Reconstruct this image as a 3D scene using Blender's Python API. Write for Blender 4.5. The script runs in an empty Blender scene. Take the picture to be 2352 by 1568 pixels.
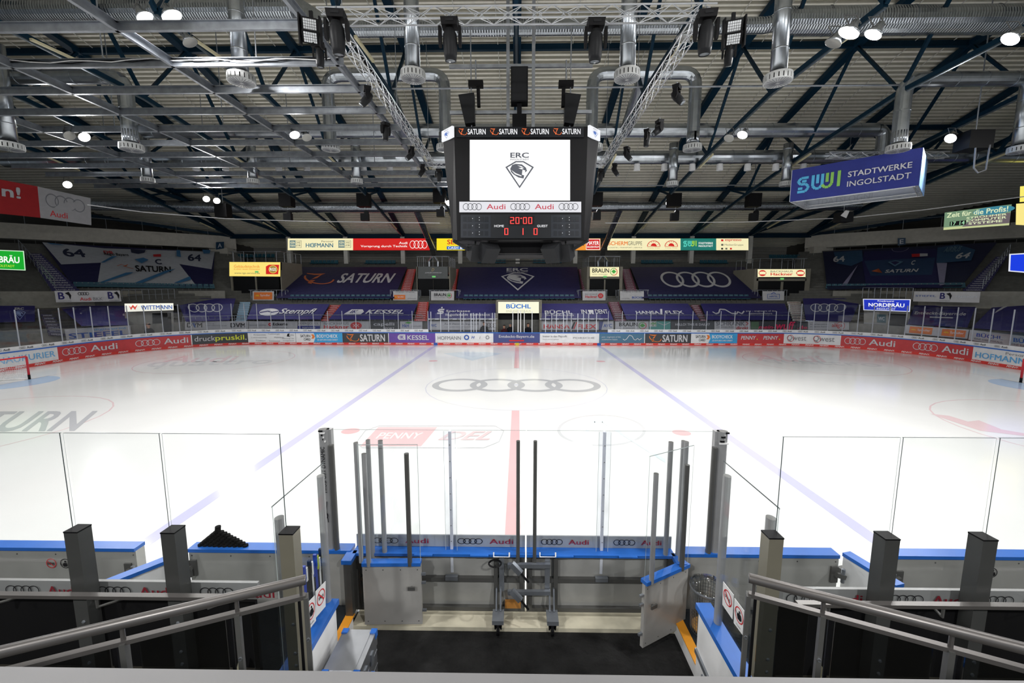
import bpy, math, random
from mathutils import Vector, Matrix
random.seed(4)
sc = bpy.context.scene
col = sc.collection
V = Vector
# ---------------------------------------------------------------- camera, world, exposure
FPX, PITCH, YAW = 966.64, 0.12485, -0.01521
CAM = V((0.106, -20.748, 4.805))
_c, _s, _ct, _st = math.cos(YAW), math.sin(YAW), math.cos(PITCH), math.sin(PITCH)
RT = V((_c, -_s, 0)); FW = V((_s*_ct, _c*_ct, -_st)); UP = V((_s*_st, _c*_st, _ct))
cd = bpy.data.cameras.new('camera'); cam = bpy.data.objects.new('camera', cd); col.objects.link(cam)
cd.sensor_width = 36; cd.lens = 36*FPX/2352; cd.clip_start = 0.05; cd.clip_end = 400
mw = Matrix((RT, UP, -FW)).transposed().to_4x4(); mw.translation = CAM
cam.matrix_world = mw
sc.camera = cam
sc.view_settings.view_transform = 'Standard'; sc.view_settings.look = 'None'
sc.view_settings.gamma = 1; sc.view_settings.exposure = 0.0; sc.view_settings.use_curve_mapping = False
w = bpy.data.worlds.new('hall_air'); sc.world = w; w.use_nodes = True
w.node_tree.nodes['Background'].inputs[0].default_value = (0.8, 0.9, 1.0, 1)
w.node_tree.nodes['Background'].inputs[1].default_value = 0.36
LAMP_W = 1900      # watts of one floodlight

def P(px, py, X=None, Y=None, Z=None, pl=None):
    """world point seen at a photo pixel, on a known plane of the hall"""
    d = RT*((px-1176)/FPX) - UP*((py-784)/FPX) + FW
    if X is not None: t = (X-CAM.x)/d.x
    elif Y is not None: t = (Y-CAM.y)/d.y
    elif Z is not None: t = (Z-CAM.z)/d.z
    else:
        n, p0 = pl; t = (p0-CAM).dot(n)/d.dot(n)
    return CAM + d*t
# ---------------------------------------------------------------- materials
_m = {}
def lin(c):
    c /= 255.0
    return c/12.92 if c <= .04045 else ((c+.055)/1.055)**2.4
def mt(r, g, b, rough=.6, metal=0., emit=0., var=.06, bump=0., bs=6., nm=None):
    k = (r, g, b, rough, metal, emit, var, bump, bs)
    if k in _m: return _m[k]
    m = bpy.data.materials.new(nm or 'finish_%d_%d_%d' % (r, g, b)); m.use_nodes = True
    nt = m.node_tree; bs_ = nt.nodes['Principled BSDF']; L = nt.links.new
    c = (lin(r), lin(g), lin(b), 1)
    bs_.inputs['Roughness'].default_value = rough; bs_.inputs['Metallic'].default_value = metal
    if max(r, g, b) < 62 and not metal: bs_.inputs['Specular IOR Level'].default_value = .12
    if emit:
        bs_.inputs['Base Color'].default_value = (0.02, 0.02, 0.02, 1)
        bs_.inputs['Emission Color'].default_value = c; bs_.inputs['Emission Strength'].default_value = emit
        bs_.inputs['Specular IOR Level'].default_value = .2
    else:
        tc = nt.nodes.new('ShaderNodeTexCoord'); no = nt.nodes.new('ShaderNodeTexNoise')
        no.inputs['Scale'].default_value = 3.1; no.inputs['Detail'].default_value = 3
        L(tc.outputs['Object'], no.inputs['Vector'])
        mr = nt.nodes.new('ShaderNodeMapRange'); L(no.outputs['Fac'], mr.inputs['Value'])
        mr.inputs['From Min'].default_value = .3; mr.inputs['From Max'].default_value = .7
        mr.inputs['To Min'].default_value = 1-var; mr.inputs['To Max'].default_value = 1+var
        hv = nt.nodes.new('ShaderNodeHueSaturation'); hv.inputs['Color'].default_value = c
        L(mr.outputs['Result'], hv.inputs['Value']); L(hv.outputs['Color'], bs_.inputs['Base Color'])
        if bump:
            n2 = nt.nodes.new('ShaderNodeTexNoise'); n2.inputs['Scale'].default_value = bs
            L(tc.outputs['Object'], n2.inputs['Vector'])
            bp_ = nt.nodes.new('ShaderNodeBump'); bp_.inputs['Strength'].default_value = bump; bp_.inputs['Distance'].default_value = .1
            L(n2.outputs['Fac'], bp_.inputs['Height']); L(bp_.outputs['Normal'], bs_.inputs['Normal'])
    _m[k] = m; return m
def E(r, g, b, e=1.0): return mt(r, g, b, emit=e)
def glassmat(name, tint, gloss, rough=.0):
    m = bpy.data.materials.new(name); m.use_nodes = True; nt = m.node_tree; nt.nodes.clear()
    o = nt.nodes.new('ShaderNodeOutputMaterial'); t = nt.nodes.new('ShaderNodeBsdfTransparent'); g = nt.nodes.new('ShaderNodeBsdfGlossy')
    t.inputs[0].default_value = (*tint, 1); g.inputs['Roughness'].default_value = rough; g.inputs[0].default_value = (1, 1, 1, 1)
    f = nt.nodes.new('ShaderNodeLayerWeight'); pw = nt.nodes.new('ShaderNodeMath'); pw.operation = 'POWER'; pw.inputs[1].default_value = 5
    mu = nt.nodes.new('ShaderNodeMath'); mu.operation = 'MULTIPLY_ADD'; mu.inputs[1].default_value = gloss*.5; mu.inputs[2].default_value = gloss*.03
    mx = nt.nodes.new('ShaderNodeMixShader')
    nt.links.new(f.outputs['Facing'], pw.inputs[0]); nt.links.new(pw.outputs[0], mu.inputs[0]); nt.links.new(mu.outputs[0], mx.inputs[0])
    nt.links.new(t.outputs[0], mx.inputs[1]); nt.links.new(g.outputs[0], mx.inputs[2]); nt.links.new(mx.outputs[0], o.inputs[0])
    return m
GLASS = glassmat('clear_glass', (.975, .985, .985), .9)
FARGLASS = glassmat('clear_glass_far', (.93, .94, .96), .9, .02)
DARKGLASS = glassmat('dark_glass', (.42, .44, .45), 1.0)
EDGE = mt(70, 82, 84, .3, nm='glass_edge'); EDGEL = mt(190, 200, 200, .3, nm='glass_edge_pale')
GALV = mt(150, 155, 162, .42, .7, var=.18, nm='galvanised_steel')
DUCT = mt(176, 182, 188, .27, .95, var=.12, nm='spiral_duct_steel')
ALU = mt(158, 159, 160, .4, .25, nm='brushed_aluminium')
STEEL = mt(112, 109, 107, .36, .6, nm='stainless_rail')
DSTEEL = mt(86, 86, 84, .42, .15, nm='dark_steel')
TEAL = mt(10, 40, 58, .5, nm='teal_steel_paint')
TRUSSW = mt(205, 208, 212, .35, .6, nm='truss_aluminium')
BLACK = mt(17, 17, 19, .5, nm='black_plastic'); BLACK2 = mt(32, 33, 35, .45, nm='charcoal_plastic')
BLUE = mt(38, 102, 190, .35, nm='blue_board_cap'); WHITE = mt(235, 235, 235, .4, nm='white_plastic')
PANEL = mt(176, 176, 172, .4, .25, nm='grey_board_back'); CONC = mt(140, 138, 130, .85, var=.12, nm='concrete')
CONCD = mt(78, 76, 70, .9, var=.15, nm='dark_concrete'); NAVY = mt(38, 34, 104, .75, bump=.35, bs=2.2, nm='purple_navy_fabric')
NAVYD = mt(28, 27, 78, .75, bump=.35, bs=2.2, nm='dark_navy_fabric')
LETW = mt(205, 205, 210, .7, nm='white_print'); LETB = mt(30, 30, 34, .6, nm='black_print'); RED = mt(205, 32, 40, .5, nm='red_print')
SEAT = mt(18, 78, 96, .45, nm='teal_seat'); RUBBER = mt(34, 34, 34, .9, var=.35, bump=.3, bs=12, nm='black_rubber_floor')
# ---------------------------------------------------------------- object helpers
def tag(o, label=None, cat=None, group=None, kind=None):
    if label: o['label'] = label
    if cat: o['category'] = cat
    if group: o['group'] = group
    if kind: o['kind'] = kind
    return o
def thing(name, label, cat, loc, group=None):
    o = bpy.data.objects.new(name, None); col.objects.link(o); o.location = V(loc); o.empty_display_size = .2
    return tag(o, label, cat, group)
def dup(o, loc, rz=0, label=None, group=None):
    c = o.copy(); col.objects.link(c); c.location = V(loc); c.rotation_euler = (0, 0, rz)
    if label: c['label'] = label
    if group: c['group'] = group
    for ch in list(o.children):
        k = ch.copy(); col.objects.link(k); k.parent = c
        for g in list(ch.children):
            q = g.copy(); col.objects.link(q); q.parent = k
    return c
ORDS = 'first second third fourth fifth sixth seventh eighth ninth tenth eleventh twelfth thirteenth fourteenth fifteenth sixteenth seventeenth eighteenth nineteenth twentieth'.split()
def od(n):
    if n < 20: return ORDS[n]
    t = ['twenty', 'thirty', 'forty', 'fifty', 'sixty', 'seventy', 'eighty', 'ninety'][(n+1)//10-2]; r = (n+1) % 10
    return t+'-'+ORDS[r-1] if r else t[:-1]+'ieth'
_txt = {}
def glyphs(s, bold, shear):
    k = (s, bold, shear)
    if k in _txt: return _txt[k]
    c = bpy.data.curves.new('t', 'FONT'); c.body = s; c.shear = shear; c.resolution_u = 3
    o = bpy.data.objects.new('t', c); col.objects.link(o)
    me = bpy.data.meshes.new_from_object(o.evaluated_get(bpy.context.evaluated_depsgraph_get()))
    vs = [(v.co.x, v.co.y) for v in me.vertices]; fs = [tuple(p.vertices) for p in me.polygons]
    bpy.data.objects.remove(o); bpy.data.curves.remove(c); bpy.data.meshes.remove(me)
    x0 = min(v[0] for v in vs); x1 = max(v[0] for v in vs); y0 = min(v[1] for v in vs); y1 = max(v[1] for v in vs)
    b = min(bold, .06)*.75; n = len(vs); vs = [(x, y, 0) for x, y in vs]
    if b > .012:   # heavier strokes: the same letters set four times, a hair apart
        fs = [tuple(q*n+i for i in f) for q in range(4) for f in fs]; vs = [(x+dx*b, y+dy*b, q) for q, (dx, dy) in enumerate(((0, 0), (1, 0), (0, .7), (1, .7))) for x, y, _ in vs]; x1 += b; y1 += .7*b
    r = ([((x-x0)/(x1-x0), (y-y0)/(y1-y0), q) for x, y, q in vs], fs)
    _txt[k] = r; return r
def qmap(TL, TR, BR, BL, toward=None):
    TL, TR, BR, BL = V(TL), V(TR), V(BR), V(BL)
    n = (TR-TL).cross(TL-BL).normalized()
    if n.dot((toward or CAM)-TL) < 0: n = -n
    def f(u, v, l=0):
        return (TL*(1-u)+TR*u)*v + (BL*(1-u)+BR*u)*(1-v) + n*l
    return f
class M:
    def __init__(s): s.v = []; s.f = []; s.mi = []; s.mats = []
    def add(s, vs, fs, m):
        if m not in s.mats: s.mats.append(m)
        i = s.mats.index(m); b = len(s.v)
        s.v += [V(p) for p in vs]; s.f += [tuple(b+k for k in f) for f in fs]; s.mi += [i]*len(fs); return s
    def box(s, a, b, m):
        x0, x1 = sorted((a[0], b[0])); y0, y1 = sorted((a[1], b[1])); z0, z1 = sorted((a[2], b[2]))
        vs = [(x, y, z) for x in (x0, x1) for y in (y0, y1) for z in (z0, z1)]
        return s.add(vs, [(0, 1, 3, 2), (4, 6, 7, 5), (0, 4, 5, 1), (2, 3, 7, 6), (0, 2, 6, 4), (1, 5, 7, 3)], m)
    def bar(s, a, b, w, h, m, up=(0, 0, 1)):
        a, b = V(a), V(b); d = (b-a).normalized(); sd = d.cross(V(up))
        if sd.length < 1e-4: sd = d.cross(V((0, 1, 0)))
        sd.normalize(); u = sd.cross(d).normalized()
        vs = [p+sd*i*w/2+u*j*h/2 for p in (a, b) for i, j in ((-1, -1), (1, -1), (1, 1), (-1, 1))]
        return s.add(vs, [(3, 2, 1, 0), (4, 5, 6, 7), (0, 1, 5, 4), (1, 2, 6, 5), (2, 3, 7, 6), (3, 0, 4, 7)], m)
    def tube(s, pts, r, m, n=8, cap=True):
        pts = [V(p) for p in pts]; vs = []; ref = None
        rs = r if isinstance(r, (list, tuple)) else [r]*len(pts)
        for i, p in enumerate(pts):
            t = V((0, 0, 0))
            if i: t += (p-pts[i-1]).normalized()
            if i < len(pts)-1: t += (pts[i+1]-p).normalized()
            t.normalize()
            if ref is None: ref = t.cross(V((0, 0, 1))) if abs(t.z) < .9 else t.cross(V((0, 1, 0)))
            ref = (ref - t*ref.dot(t)).normalized(); q = t.cross(ref)
            for k in range(n):
                a = 2*math.pi*k/n; vs.append(p + (ref*math.cos(a)+q*math.sin(a))*rs[i])
        fs = [(i*n+k, i*n+(k+1) % n, (i+1)*n+(k+1) % n, (i+1)*n+k) for i in range(len(pts)-1) for k in range(n)]
        if cap: fs += [tuple(range(n))[::-1], tuple((len(pts)-1)*n+k for k in range(n))]
        return s.add(vs, fs, m)
    def lathe(s, c, prof, m, n=20, ax=(0, 0, 1)):
        c = V(c); ax = V(ax).normalized(); a = ax.orthogonal().normalized(); b = ax.cross(a)
        vs = [c+ax*h+(a*math.cos(2*math.pi*k/n)+b*math.sin(2*math.pi*k/n))*r for r, h in prof for k in range(n)]
        fs = [(i*n+k, i*n+(k+1) % n, (i+1)*n+(k+1) % n, (i+1)*n+k) for i in range(len(prof)-1) for k in range(n)]
        return s.add(vs, fs, m)
    def quad(s, a, b, c, d, m): return s.add([a, b, c, d], [(0, 1, 2, 3)], m)
    def slab(s, F, m, th=.03, l=0, n=1, back=None):
        """a sheet with thickness following map F"""
        vs = []
        for L in (l, l-th):
            for i in range(n+1):
                for v in (0, 1): vs.append(F(i/n, v, L))
        o = 2*(n+1); fs = []
        for i in range(n):
            a = 2*i
            fs += [(a, a+2, a+3, a+1), (o+a, o+a+1, o+a+3, o+a+2), (a, o+a, o+a+2, a+2), (a+1, a+3, o+a+3, o+a+1)]
        fs += [(0, 1, o+1, o), (2*n, o+2*n, o+2*n+1, 2*n+1)]
        return s.add(vs, fs, m)
    def art(s, F, items, l=.01, dl=.004):
        for it in items:
            l += dl; k = it[0]
            if k == 't':
                _, tx, u0, v0, u1, v1, m = it[:7]; bo = it[7] if len(it) > 7 else .02; sh = it[8] if len(it) > 8 else 0
                g, fs = glyphs(tx, bo, sh)
                s.add([F(u0+(u1-u0)*x, v0+(v1-v0)*y, l+q*max(dl, .001)*.3) for x, y, q in g], fs, m)
            elif k == 'r':
                _, u0, v0, u1, v1, m = it
                n = 20 if abs(u1-u0) > .2 else 1
                s.add([F(u0+(u1-u0)*i/n, v, l) for i in range(n+1) for v in (v0, v1)], [(2*i, 2*i+2, 2*i+3, 2*i+1) for i in range(n)], m)
            elif k == 'e':
                _, cu, cv, ru, rv, m, inn = it[:7]; a0, a1 = it[7:9] if len(it) > 7 else (0, 360)
                n = 36 if inn else 28; an = [math.radians(a0+(a1-a0)*i/n) for i in range(n+1)]
                if inn: s.add([F(cu+ru*q*math.cos(a), cv+rv*q*math.sin(a), l) for a in an for q in (inn, 1)], [(2*i, 2*i+1, 2*i+3, 2*i+2) for i in range(n)], m)
                else: s.add([F(cu+ru*math.cos(a), cv+rv*math.sin(a), l) for a in an[:-1]], [tuple(range(n))], m)
            elif k == 'g':
                _, u0, v0, u1, v1, m = it[:6]; th = it[6] if len(it) > 6 else .8
                r = (u1-u0)/6.08; rv = (v1-v0)/2
                for j in range(4):
                    s.art(F, [('e', u0+r+j*1.36*r, (v0+v1)/2, r, rv, m, th)], l, .0006*(j+1) if dl > 0 else 0)
            elif k == 'p':
                s.add([F(u, v, l) for u, v in it[1]], [tuple(range(len(it[1])))], it[2])
            elif k == 'l':   # stroked line, width w in u, asp = u-width/v-height of the field
                pts, wd, m, asp = it[1:5]; asp = asp or 1
                for (a, b), (c, d) in zip(pts, pts[1:]):
                    dx, dy = (c-a)*asp, d-b; L = math.hypot(dx, dy) or 1; nx, ny = -dy/L*wd/2/asp, dx/L*wd/2
                    s.add([F(a+nx, b+ny, l), F(c+nx, d+ny, l), F(c-nx, d-ny, l), F(a-nx, b-ny, l)], [(0, 1, 2, 3)], m)
            elif k == 'sat':   # the swirl mark
                _, u0, v0, u1, v1, m = it; W, H = u1-u0, v1-v0
                X = lambda x, y: (u0+W*x, v0+H*y)
                s.add([F(*X(*p), l) for p in [(.02, .98), (.30, .92), (.62, .94), (.52, .80), (.30, .80), (.06, .90)]], [(0, 1, 2, 3, 4, 5)], m)
                s.add([F(*X(*p), l) for p in [(.60, .96), (.36, .62), (.28, .40), (.44, .52), (.50, .74)]], [(0, 1, 2, 3, 4)], m)
                s.add([F(*X(*p), l) for p in [(.26, .36), (.22, .10), (.36, .02), (.34, .18), (.42, .34)]], [(0, 1, 2, 3, 4)], m)
                n = 16; o = []
                for i in range(n+1):
                    a = math.radians(170+200*i/n); tw = .05+.05*math.sin(math.pi*i/n)
                    for q in (0, tw): o.append(F(*X(.50+(.50-q)*math.cos(a), .50+.62*math.sin(a)*(1-q*1.5)*(.75)-.06*math.cos(a)*6*.5), l))
                s.add(o, [(2*i, 2*i+1, 2*i+3, 2*i+2) for i in range(n)], m)
            elif k == 'pan':   # diamond with a big-cat head
                _, u0, v0, u1, v1, m = it[:6]; m2 = it[6]; W, H = u1-u0, v1-v0
                X = lambda p: (u0+W*p[0], v0+H*p[1])
                D = [(0, .78), (.36, 1), (.64, 1), (1, .78), (.5, 0)]; Dn = [(.07, .765), (.38, .955), (.62, .955), (.93, .765), (.5, .085)]
                s.add([F(*X(p), l) for p in D+Dn], [(i, (i+1) % 5, 5+(i+1) % 5, 5+i) for i in range(5)], m)
                hd = [(.17, .72), (.24, .86), (.36, .90), (.58, .88), (.72, .76), (.76, .64), (.68, .58), (.70, .66), (.60, .68), (.58, .50), (.66, .48), (.64, .36), (.46, .40), (.30, .50), (.20, .60)]
                s.add([F(*X(p), l) for p in hd], [tuple(range(len(hd)))], m)
                for q in ([(.20, .68), (.34, .52), (.56, .44), (.57, .47), (.36, .56)], [(.42, .84), (.56, .82), (.66, .74), (.55, .78)], [(.46, .74), (.58, .76), (.64, .70), (.56, .70)]):
                    s.add([F(*X(p), l+.002) for p in q], [tuple(range(len(q)))], m2)
        return s
    def build(s, name, parent=None, smooth=False, local=False):
        off = V(parent.location) if (parent and not local) else V((0, 0, 0))
        if parent and parent.parent and not local: off = off + parent.parent.location
        me = bpy.data.meshes.new(name); me.from_pydata([v-off for v in s.v], [], s.f)
        for m in s.mats: me.materials.append(m)
        me.polygons.foreach_set('material_index', s.mi)
        if smooth: me.polygons.foreach_set('use_smooth', [True]*len(s.f))
        me.update(); o = bpy.data.objects.new(name, me); col.objects.link(o)
        if parent: o.parent = parent
        return o
def single(m, name, label, cat, group=None, kind=None, smooth=False):
    """a thing that is one mesh; its origin goes to its base"""
    c = sum(m.v, V((0, 0, 0)))/len(m.v); c.z = min(p.z for p in m.v)
    m.v = [p-c for p in m.v]; o = m.build(name, smooth=smooth); o.location = c
    return tag(o, label, cat, group, kind)
def base(m, *ms):
    vs = [p for q in (m,)+ms for p in q.v]; c = sum(vs, V((0, 0, 0)))/len(vs); c.z = min(p.z for p in vs); return c
# ================================================================ SETTING
S = lambda m, n: tag(m.build(n), kind='structure')
# rink outline, far half and corners
RR = 8.0
def rink(s, off=0):
    """s = metres along the boards from the middle of the far side, positive to the right"""
    sg = 1 if s >= 0 else -1; a = abs(s); L1 = 30-RR; L2 = math.pi*RR/2
    if a <= L1: x, y, nx, ny = a, 15, 0, 1
    elif a <= L1+L2:
        t = (a-L1)/RR; x, y, nx, ny = L1+RR*math.sin(t), 15-RR+RR*math.cos(t), math.sin(t), math.cos(t)
    else: x, y, nx, ny = 30, 15-RR-(a-L1-L2), 1, 0
    return V((sg*(x+nx*off), y+ny*off, 0))
def sx(px):
    """arc length on the boards seen in photo column px"""
    d = RT*((px-1176)/FPX)+FW; k = d.x/d.y; lo, hi = -48., 48.
    for _ in range(50):
        mid = (lo+hi)/2; p = rink(mid); q = (p.x-CAM.x)/(p.y-CAM.y)
        if q < k: lo = mid
        else: hi = mid
    return lo
def rmap(s0, s1, z0, z1, off=0):
    return lambda u, v, l=0: rink(s0+(s1-s0)*u, off-l)+V((0, 0, z0+(z1-z0)*v))
# ---- ice with its painted lines
ice = bpy.data.materials.new('ice'); ice.use_nodes = True
def icemat(r, g, b):
    k = ('ice', r, g, b)
    if k in _m: return _m[k]
    m = bpy.data.materials.new('ice_%d_%d_%d' % (r, g, b)); m.use_nodes = True; nt = m.node_tree; B = nt.nodes['Principled BSDF']
    B.inputs['Roughness'].default_value = .13; B.inputs['Specular IOR Level'].default_value = .42
    tc = nt.nodes.new('ShaderNodeTexCoord'); no = nt.nodes.new('ShaderNodeTexNoise'); no.inputs['Scale'].default_value = .35; no.inputs['Detail'].default_value = 6
    mr = nt.nodes.new('ShaderNodeMapRange'); mr.inputs['From Min'].default_value = .3; mr.inputs['From Max'].default_value = .7
    mr.inputs['To Min'].default_value = .97; mr.inputs['To Max'].default_value = 1.02
    hv = nt.nodes.new('ShaderNodeHueSaturation'); hv.inputs['Color'].default_value = (lin(r), lin(g), lin(b), 1)
    nt.links.new(tc.outputs['Object'], no.inputs['Vector']); nt.links.new(no.outputs['Fac'], mr.inputs['Value'])
    nt.links.new(mr.outputs['Result'], hv.inputs['Value']); nt.links.new(hv.outputs['Color'], B.inputs['Base Color'])
    n2 = nt.nodes.new('ShaderNodeTexNoise'); n2.inputs['Scale'].default_value = 2.2; n2.inputs['Detail'].default_value = 4
    bp_ = nt.nodes.new('ShaderNodeBump'); bp_.inputs['Strength'].default_value = .06; bp_.inputs['Distance'].default_value = .02
    nt.links.new(tc.outputs['Object'], n2.inputs['Vector']); nt.links.new(n2.outputs['Fac'], bp_.inputs['Height']); nt.links.new(bp_.outputs['Normal'], B.inputs['Normal'])
    _m[k] = m; return m
IW = icemat(228, 229, 228)
m = M()
out = [rink(s) for s in [-48+i*.5 for i in range(193)]]
top = [(p.x, p.y, 0) for p in out]; bot = [(p.x, -p.y, 0) for p in reversed(out)]
pts = top+[(30, -7, 0)]
c0 = [(22+8*math.cos(t), -7-8*math.sin(t), 0) for t in [math.pi/2*i/12 for i in range(13)]]
c1 = [(-22-8*math.sin(t), -7-8*math.cos(t), 0) for t in [math.pi/2*i/12 for i in range(13)]]
clean = []
for p in top:
    if p[1] > -7: clean.append(p)
m.add(clean+c0+c1, [tuple(range(len(clean)+26))[::-1]], IW)
G = lambda u, v, l=0: V((u, v, l))
def stripe(x0, x1, c, y0=-15, y1=15): m.art(G, [('r', x0, y0, x1, y1, c)], 0, .002)
IR, IB, IG = icemat(228, 186, 188), icemat(196, 195, 222), icemat(184, 186, 188)
IRL, IBL, ICB = icemat(224, 200, 203), icemat(208, 210, 220), icemat(178, 202, 230)
stripe(-.15, .15, IR, 4.5); stripe(-.15, .15, IR, -15, -4.5)
stripe(-7.14, -6.84, IB); stripe(6.84, 7.14, IB); stripe(-26.02, -25.97, IRL, -14.4, 14.4); stripe(25.97, 26.02, IRL, -14.4, 14.4)
m.art(G, [('e', 0, 0, 4.5, 4.5, IBL, .989), ('e', 0, 0, .15, .15, IBL, 0)], 0, .002)
for x in (-5.6, 5.6):
    for y in (-7, 7): m.art(G, [('e', x, y, .3, .3, IR, 0)], 0, .002)
for x in (-20, 20):
    for y in (-7, 7): m.art(G, [('e', x, y, 4.5, 4.5, IRL, .987)], 0, .002)
for sg in (-1, 1):
    m.art(G, [('p', [(sg*26, -1.8)]+[(sg*(26-1.8*math.cos(t)), 1.8*math.sin(t)) for t in [math.pi*(i/16-.5) for i in range(17)]]+[(sg*26, 1.8)], ICB)], 0, .002)
m.art(G, [('g', -4.22, -1.42, 4.22, 1.42, IG, .76)], .001, .002)
IQ = lambda *q: qmap(*[P(a, b, Z=0) for a, b in q], toward=V((0, 0, 50)))
m.art(IQ((1020, 808), (1152, 808), (1160, 828), (1010, 828)), [('p', [(0, .8), (.3, 1), (.7, 1), (1, .8), (.5, 0)], icemat(206, 218, 226)), ('p', [(.25, .8), (.4, .9), (.65, .85), (.7, .6), (.5, .35), (.35, .6)], icemat(196, 208, 218))], .001, .002)
f = IQ((838, 978), (1160, 978), (1146, 1028), (812, 1028))
m.art(f, [('p', [(.04, .06), (.1, .94), (.52, .94), (.46, .06)], icemat(228, 192, 194)), ('t', 'PENNY', .12, .38, .44, .66, icemat(242, 226, 226), .04, .3), ('t', 'DEL', .56, .32, .92, .72, icemat(222, 200, 202), .05, .5),
          ('l', [(.06, 0), (.9, 0), (.99, .25), (1, .75), (.93, 1), (.1, 1), (.02, .75), (.0, .2), (.06, 0)], .02, icemat(206, 206, 210), 6)], .001, .002)
f = IQ((1290, 952), (1468, 952), (1500, 1024), (1268, 1024))
m.art(f, [('e', .5, .5, .5, .5, icemat(206, 207, 209), .93), ('l', [(.16, -.35), (.42, .75), (.52, .75), (1.05, -.35)], .09, icemat(214, 224, 230), 3)], .001, .002)
m.art(IQ((-130, 945), (225, 943), (190, 990), (-190, 993)), [('t', 'SATURN', 0, 0, 1, 1, icemat(186, 188, 192), .05, .3)], .001, .002)
m.art(IQ((400, 817), (552, 817), (530, 832), (370, 832)), [('t', 'Audi', 0, 0, 1, 1, icemat(228, 206, 208), .03)], .001, .002)
m.art(IQ((360, 826), (640, 822), (610, 838), (320, 848)), [('t', 'quattro', 0, 0, 1, .8, icemat(214, 216, 218), .02)], .001, .002)
m.art(IQ((1725, 815), (1880, 817), (1900, 832), (1740, 828)), [('t', 'Audi', 0, 0, 1, 1, icemat(228, 206, 208), .03)], .001, .002)
m.art(IQ((1740, 822), (2010, 832), (2040, 846), (1760, 834)), [('t', 'quattro', 0, 0, 1, .8, icemat(214, 216, 218), .02)], .001, .002)
m.art(IQ((2130, 945), (2352, 960), (2352, 1000), (2200, 1000)), [('p', [(0, .9), (.2, .85), (.5, .4), (1.2, 0), (1.2, -.1), (.4, .2)], IRL), ('p', [(.35, .6), (.5, .7), (.7, .3), (.6, .2)], IRL)], .001, .002)
S(m, 'floor')['label'] = 'white ice sheet with blue and red lines and painted logos'
# ---- concrete around the rink, bench floors
m = M().box((-60, -15.0, -.12), (60, -40, -.02), CONCD).box((-60, 15.0, -.12), (60, 40, -.02), CONCD)
m.box((-60, -15, -.12), (-30, 15, -.02), CONCD).box((30, -15, -.12), (60, 15, -.02), CONCD)
m.box((-30, 7, -.12), (-22, 15, -.03), CONCD).box((30, 7, -.12), (22, 15, -.03), CONCD)
S(m, 'floor_surround')
# ---- roof profile, arched between the side walls
TN = [(0, 20.3), (7.05, 19.4), (14.7, 17.35), (22.05, 14.35), (30.4, 11.1), (34, 9.7)]
BN = [(0, 15.5), (3.55, 15.25), (11.15, 14.36), (18.65, 13.2), (30.4, 11.0)]
def lerp(T, u):
    u = abs(u)
    for (a, za), (b, zb) in zip(T, T[1:]):
        if u <= b: return za+(zb-za)*(u-a)/(b-a)
    return T[-1][1]
SHEET = mt(246, 242, 228, .55, .1, var=.05, nm='cream_roof_sheet'); 
m = M(); y = -33.5; prof = []
while y < 34:
    for dy, dz in ((0, 0), (.15, 0), (.18, .13), (.33, .13)): prof.append((y+dy, lerp(TN, y+dy)+.32+dz))
    y += .36
vs = [(x, a, b) for a, b in prof for x in (-52, 52)]
VAL, WEB = mt(150, 146, 132, .7, nm='darker_valley'), mt(190, 186, 170, .6, nm='roof_web')  # rib tones in steps: pale crest, mid web, darker valley
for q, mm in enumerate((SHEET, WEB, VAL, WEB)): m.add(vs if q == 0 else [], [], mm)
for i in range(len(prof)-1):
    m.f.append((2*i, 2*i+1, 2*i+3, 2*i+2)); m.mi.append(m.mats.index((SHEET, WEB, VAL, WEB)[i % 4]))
S(m, 'ceiling')
m = M(); CON = mt(205, 205, 198, .5)
for k in range(-15, 16):
    x = k*2.28+1.1
    for a in range(0, 30, 3):
        m.bar((x, a, lerp(TN, a)+.24), (x, a+3 if a < 27 else 30.2, lerp(TN, a+3 if a < 27 else 30.2)+.24), .03, .03, CON)
for px in (540, 905, 1488, 1700, 2050):
    pass
S(m, 'trim_1')
# ---- back wall with siding and columns
SID = mt(150, 148, 142, .6, .1, nm='siding'); m = M(); z = 5.5; prof = []
while z < 12.0:
    for dz, dy in ((0, 0), (.16, 0), (.2, .08), (.36, .08)): prof.append((34+dy, z+dz))
    z += .4
m.add([(x, a, b) for a, b in prof for x in (-36, 36)], [(2*i, 2*i+1, 2*i+3, 2*i+2) for i in range(len(prof)-1)], SID)
m.box((-36, 33.6, 0), (36, 33.95, 8.6), CONC)
S(m, 'wall_back')
m = M().box((-36, 30.15, 10.75), (36, 30.4, 11.25), TEAL)
S(m, 'trim_2')
BAY = 6.83; WCOL = mt(205, 204, 198, .7, nm='painted_column')
for k in range(-4, 5):
    m = M().box((k*BAY-.24, 30.0, 7.3), (k*BAY+.24, 30.5, 10.9), WCOL)
    if k in (-3, 0, 3):
        f = qmap((k*BAY-.24, 30, 10.9), (k*BAY+.24, 30, 10.9), (k*BAY+.24, 30, 7.3), (k*BAY-.24, 30, 7.3))
        zt = .66
        m.art(f, [('t', {-3: 'B', 0: 'C', 3: 'D'}[k], .12, zt, .88, zt+.14, LETB, .03)], .01)
    nm = {-3: 'with the letter B', 0: 'with the letter C', 3: 'with the letter D'}.get(k, '%s %s of the letter C column' % (['', 'nearest', 'second', 'third', 'fourth'][abs(k)], 'left' if k < 0 else 'right'))
    single(m, 'column', 'pale painted column behind the top seats, '+nm, 'column', 'pale columns behind the far stand')
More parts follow.
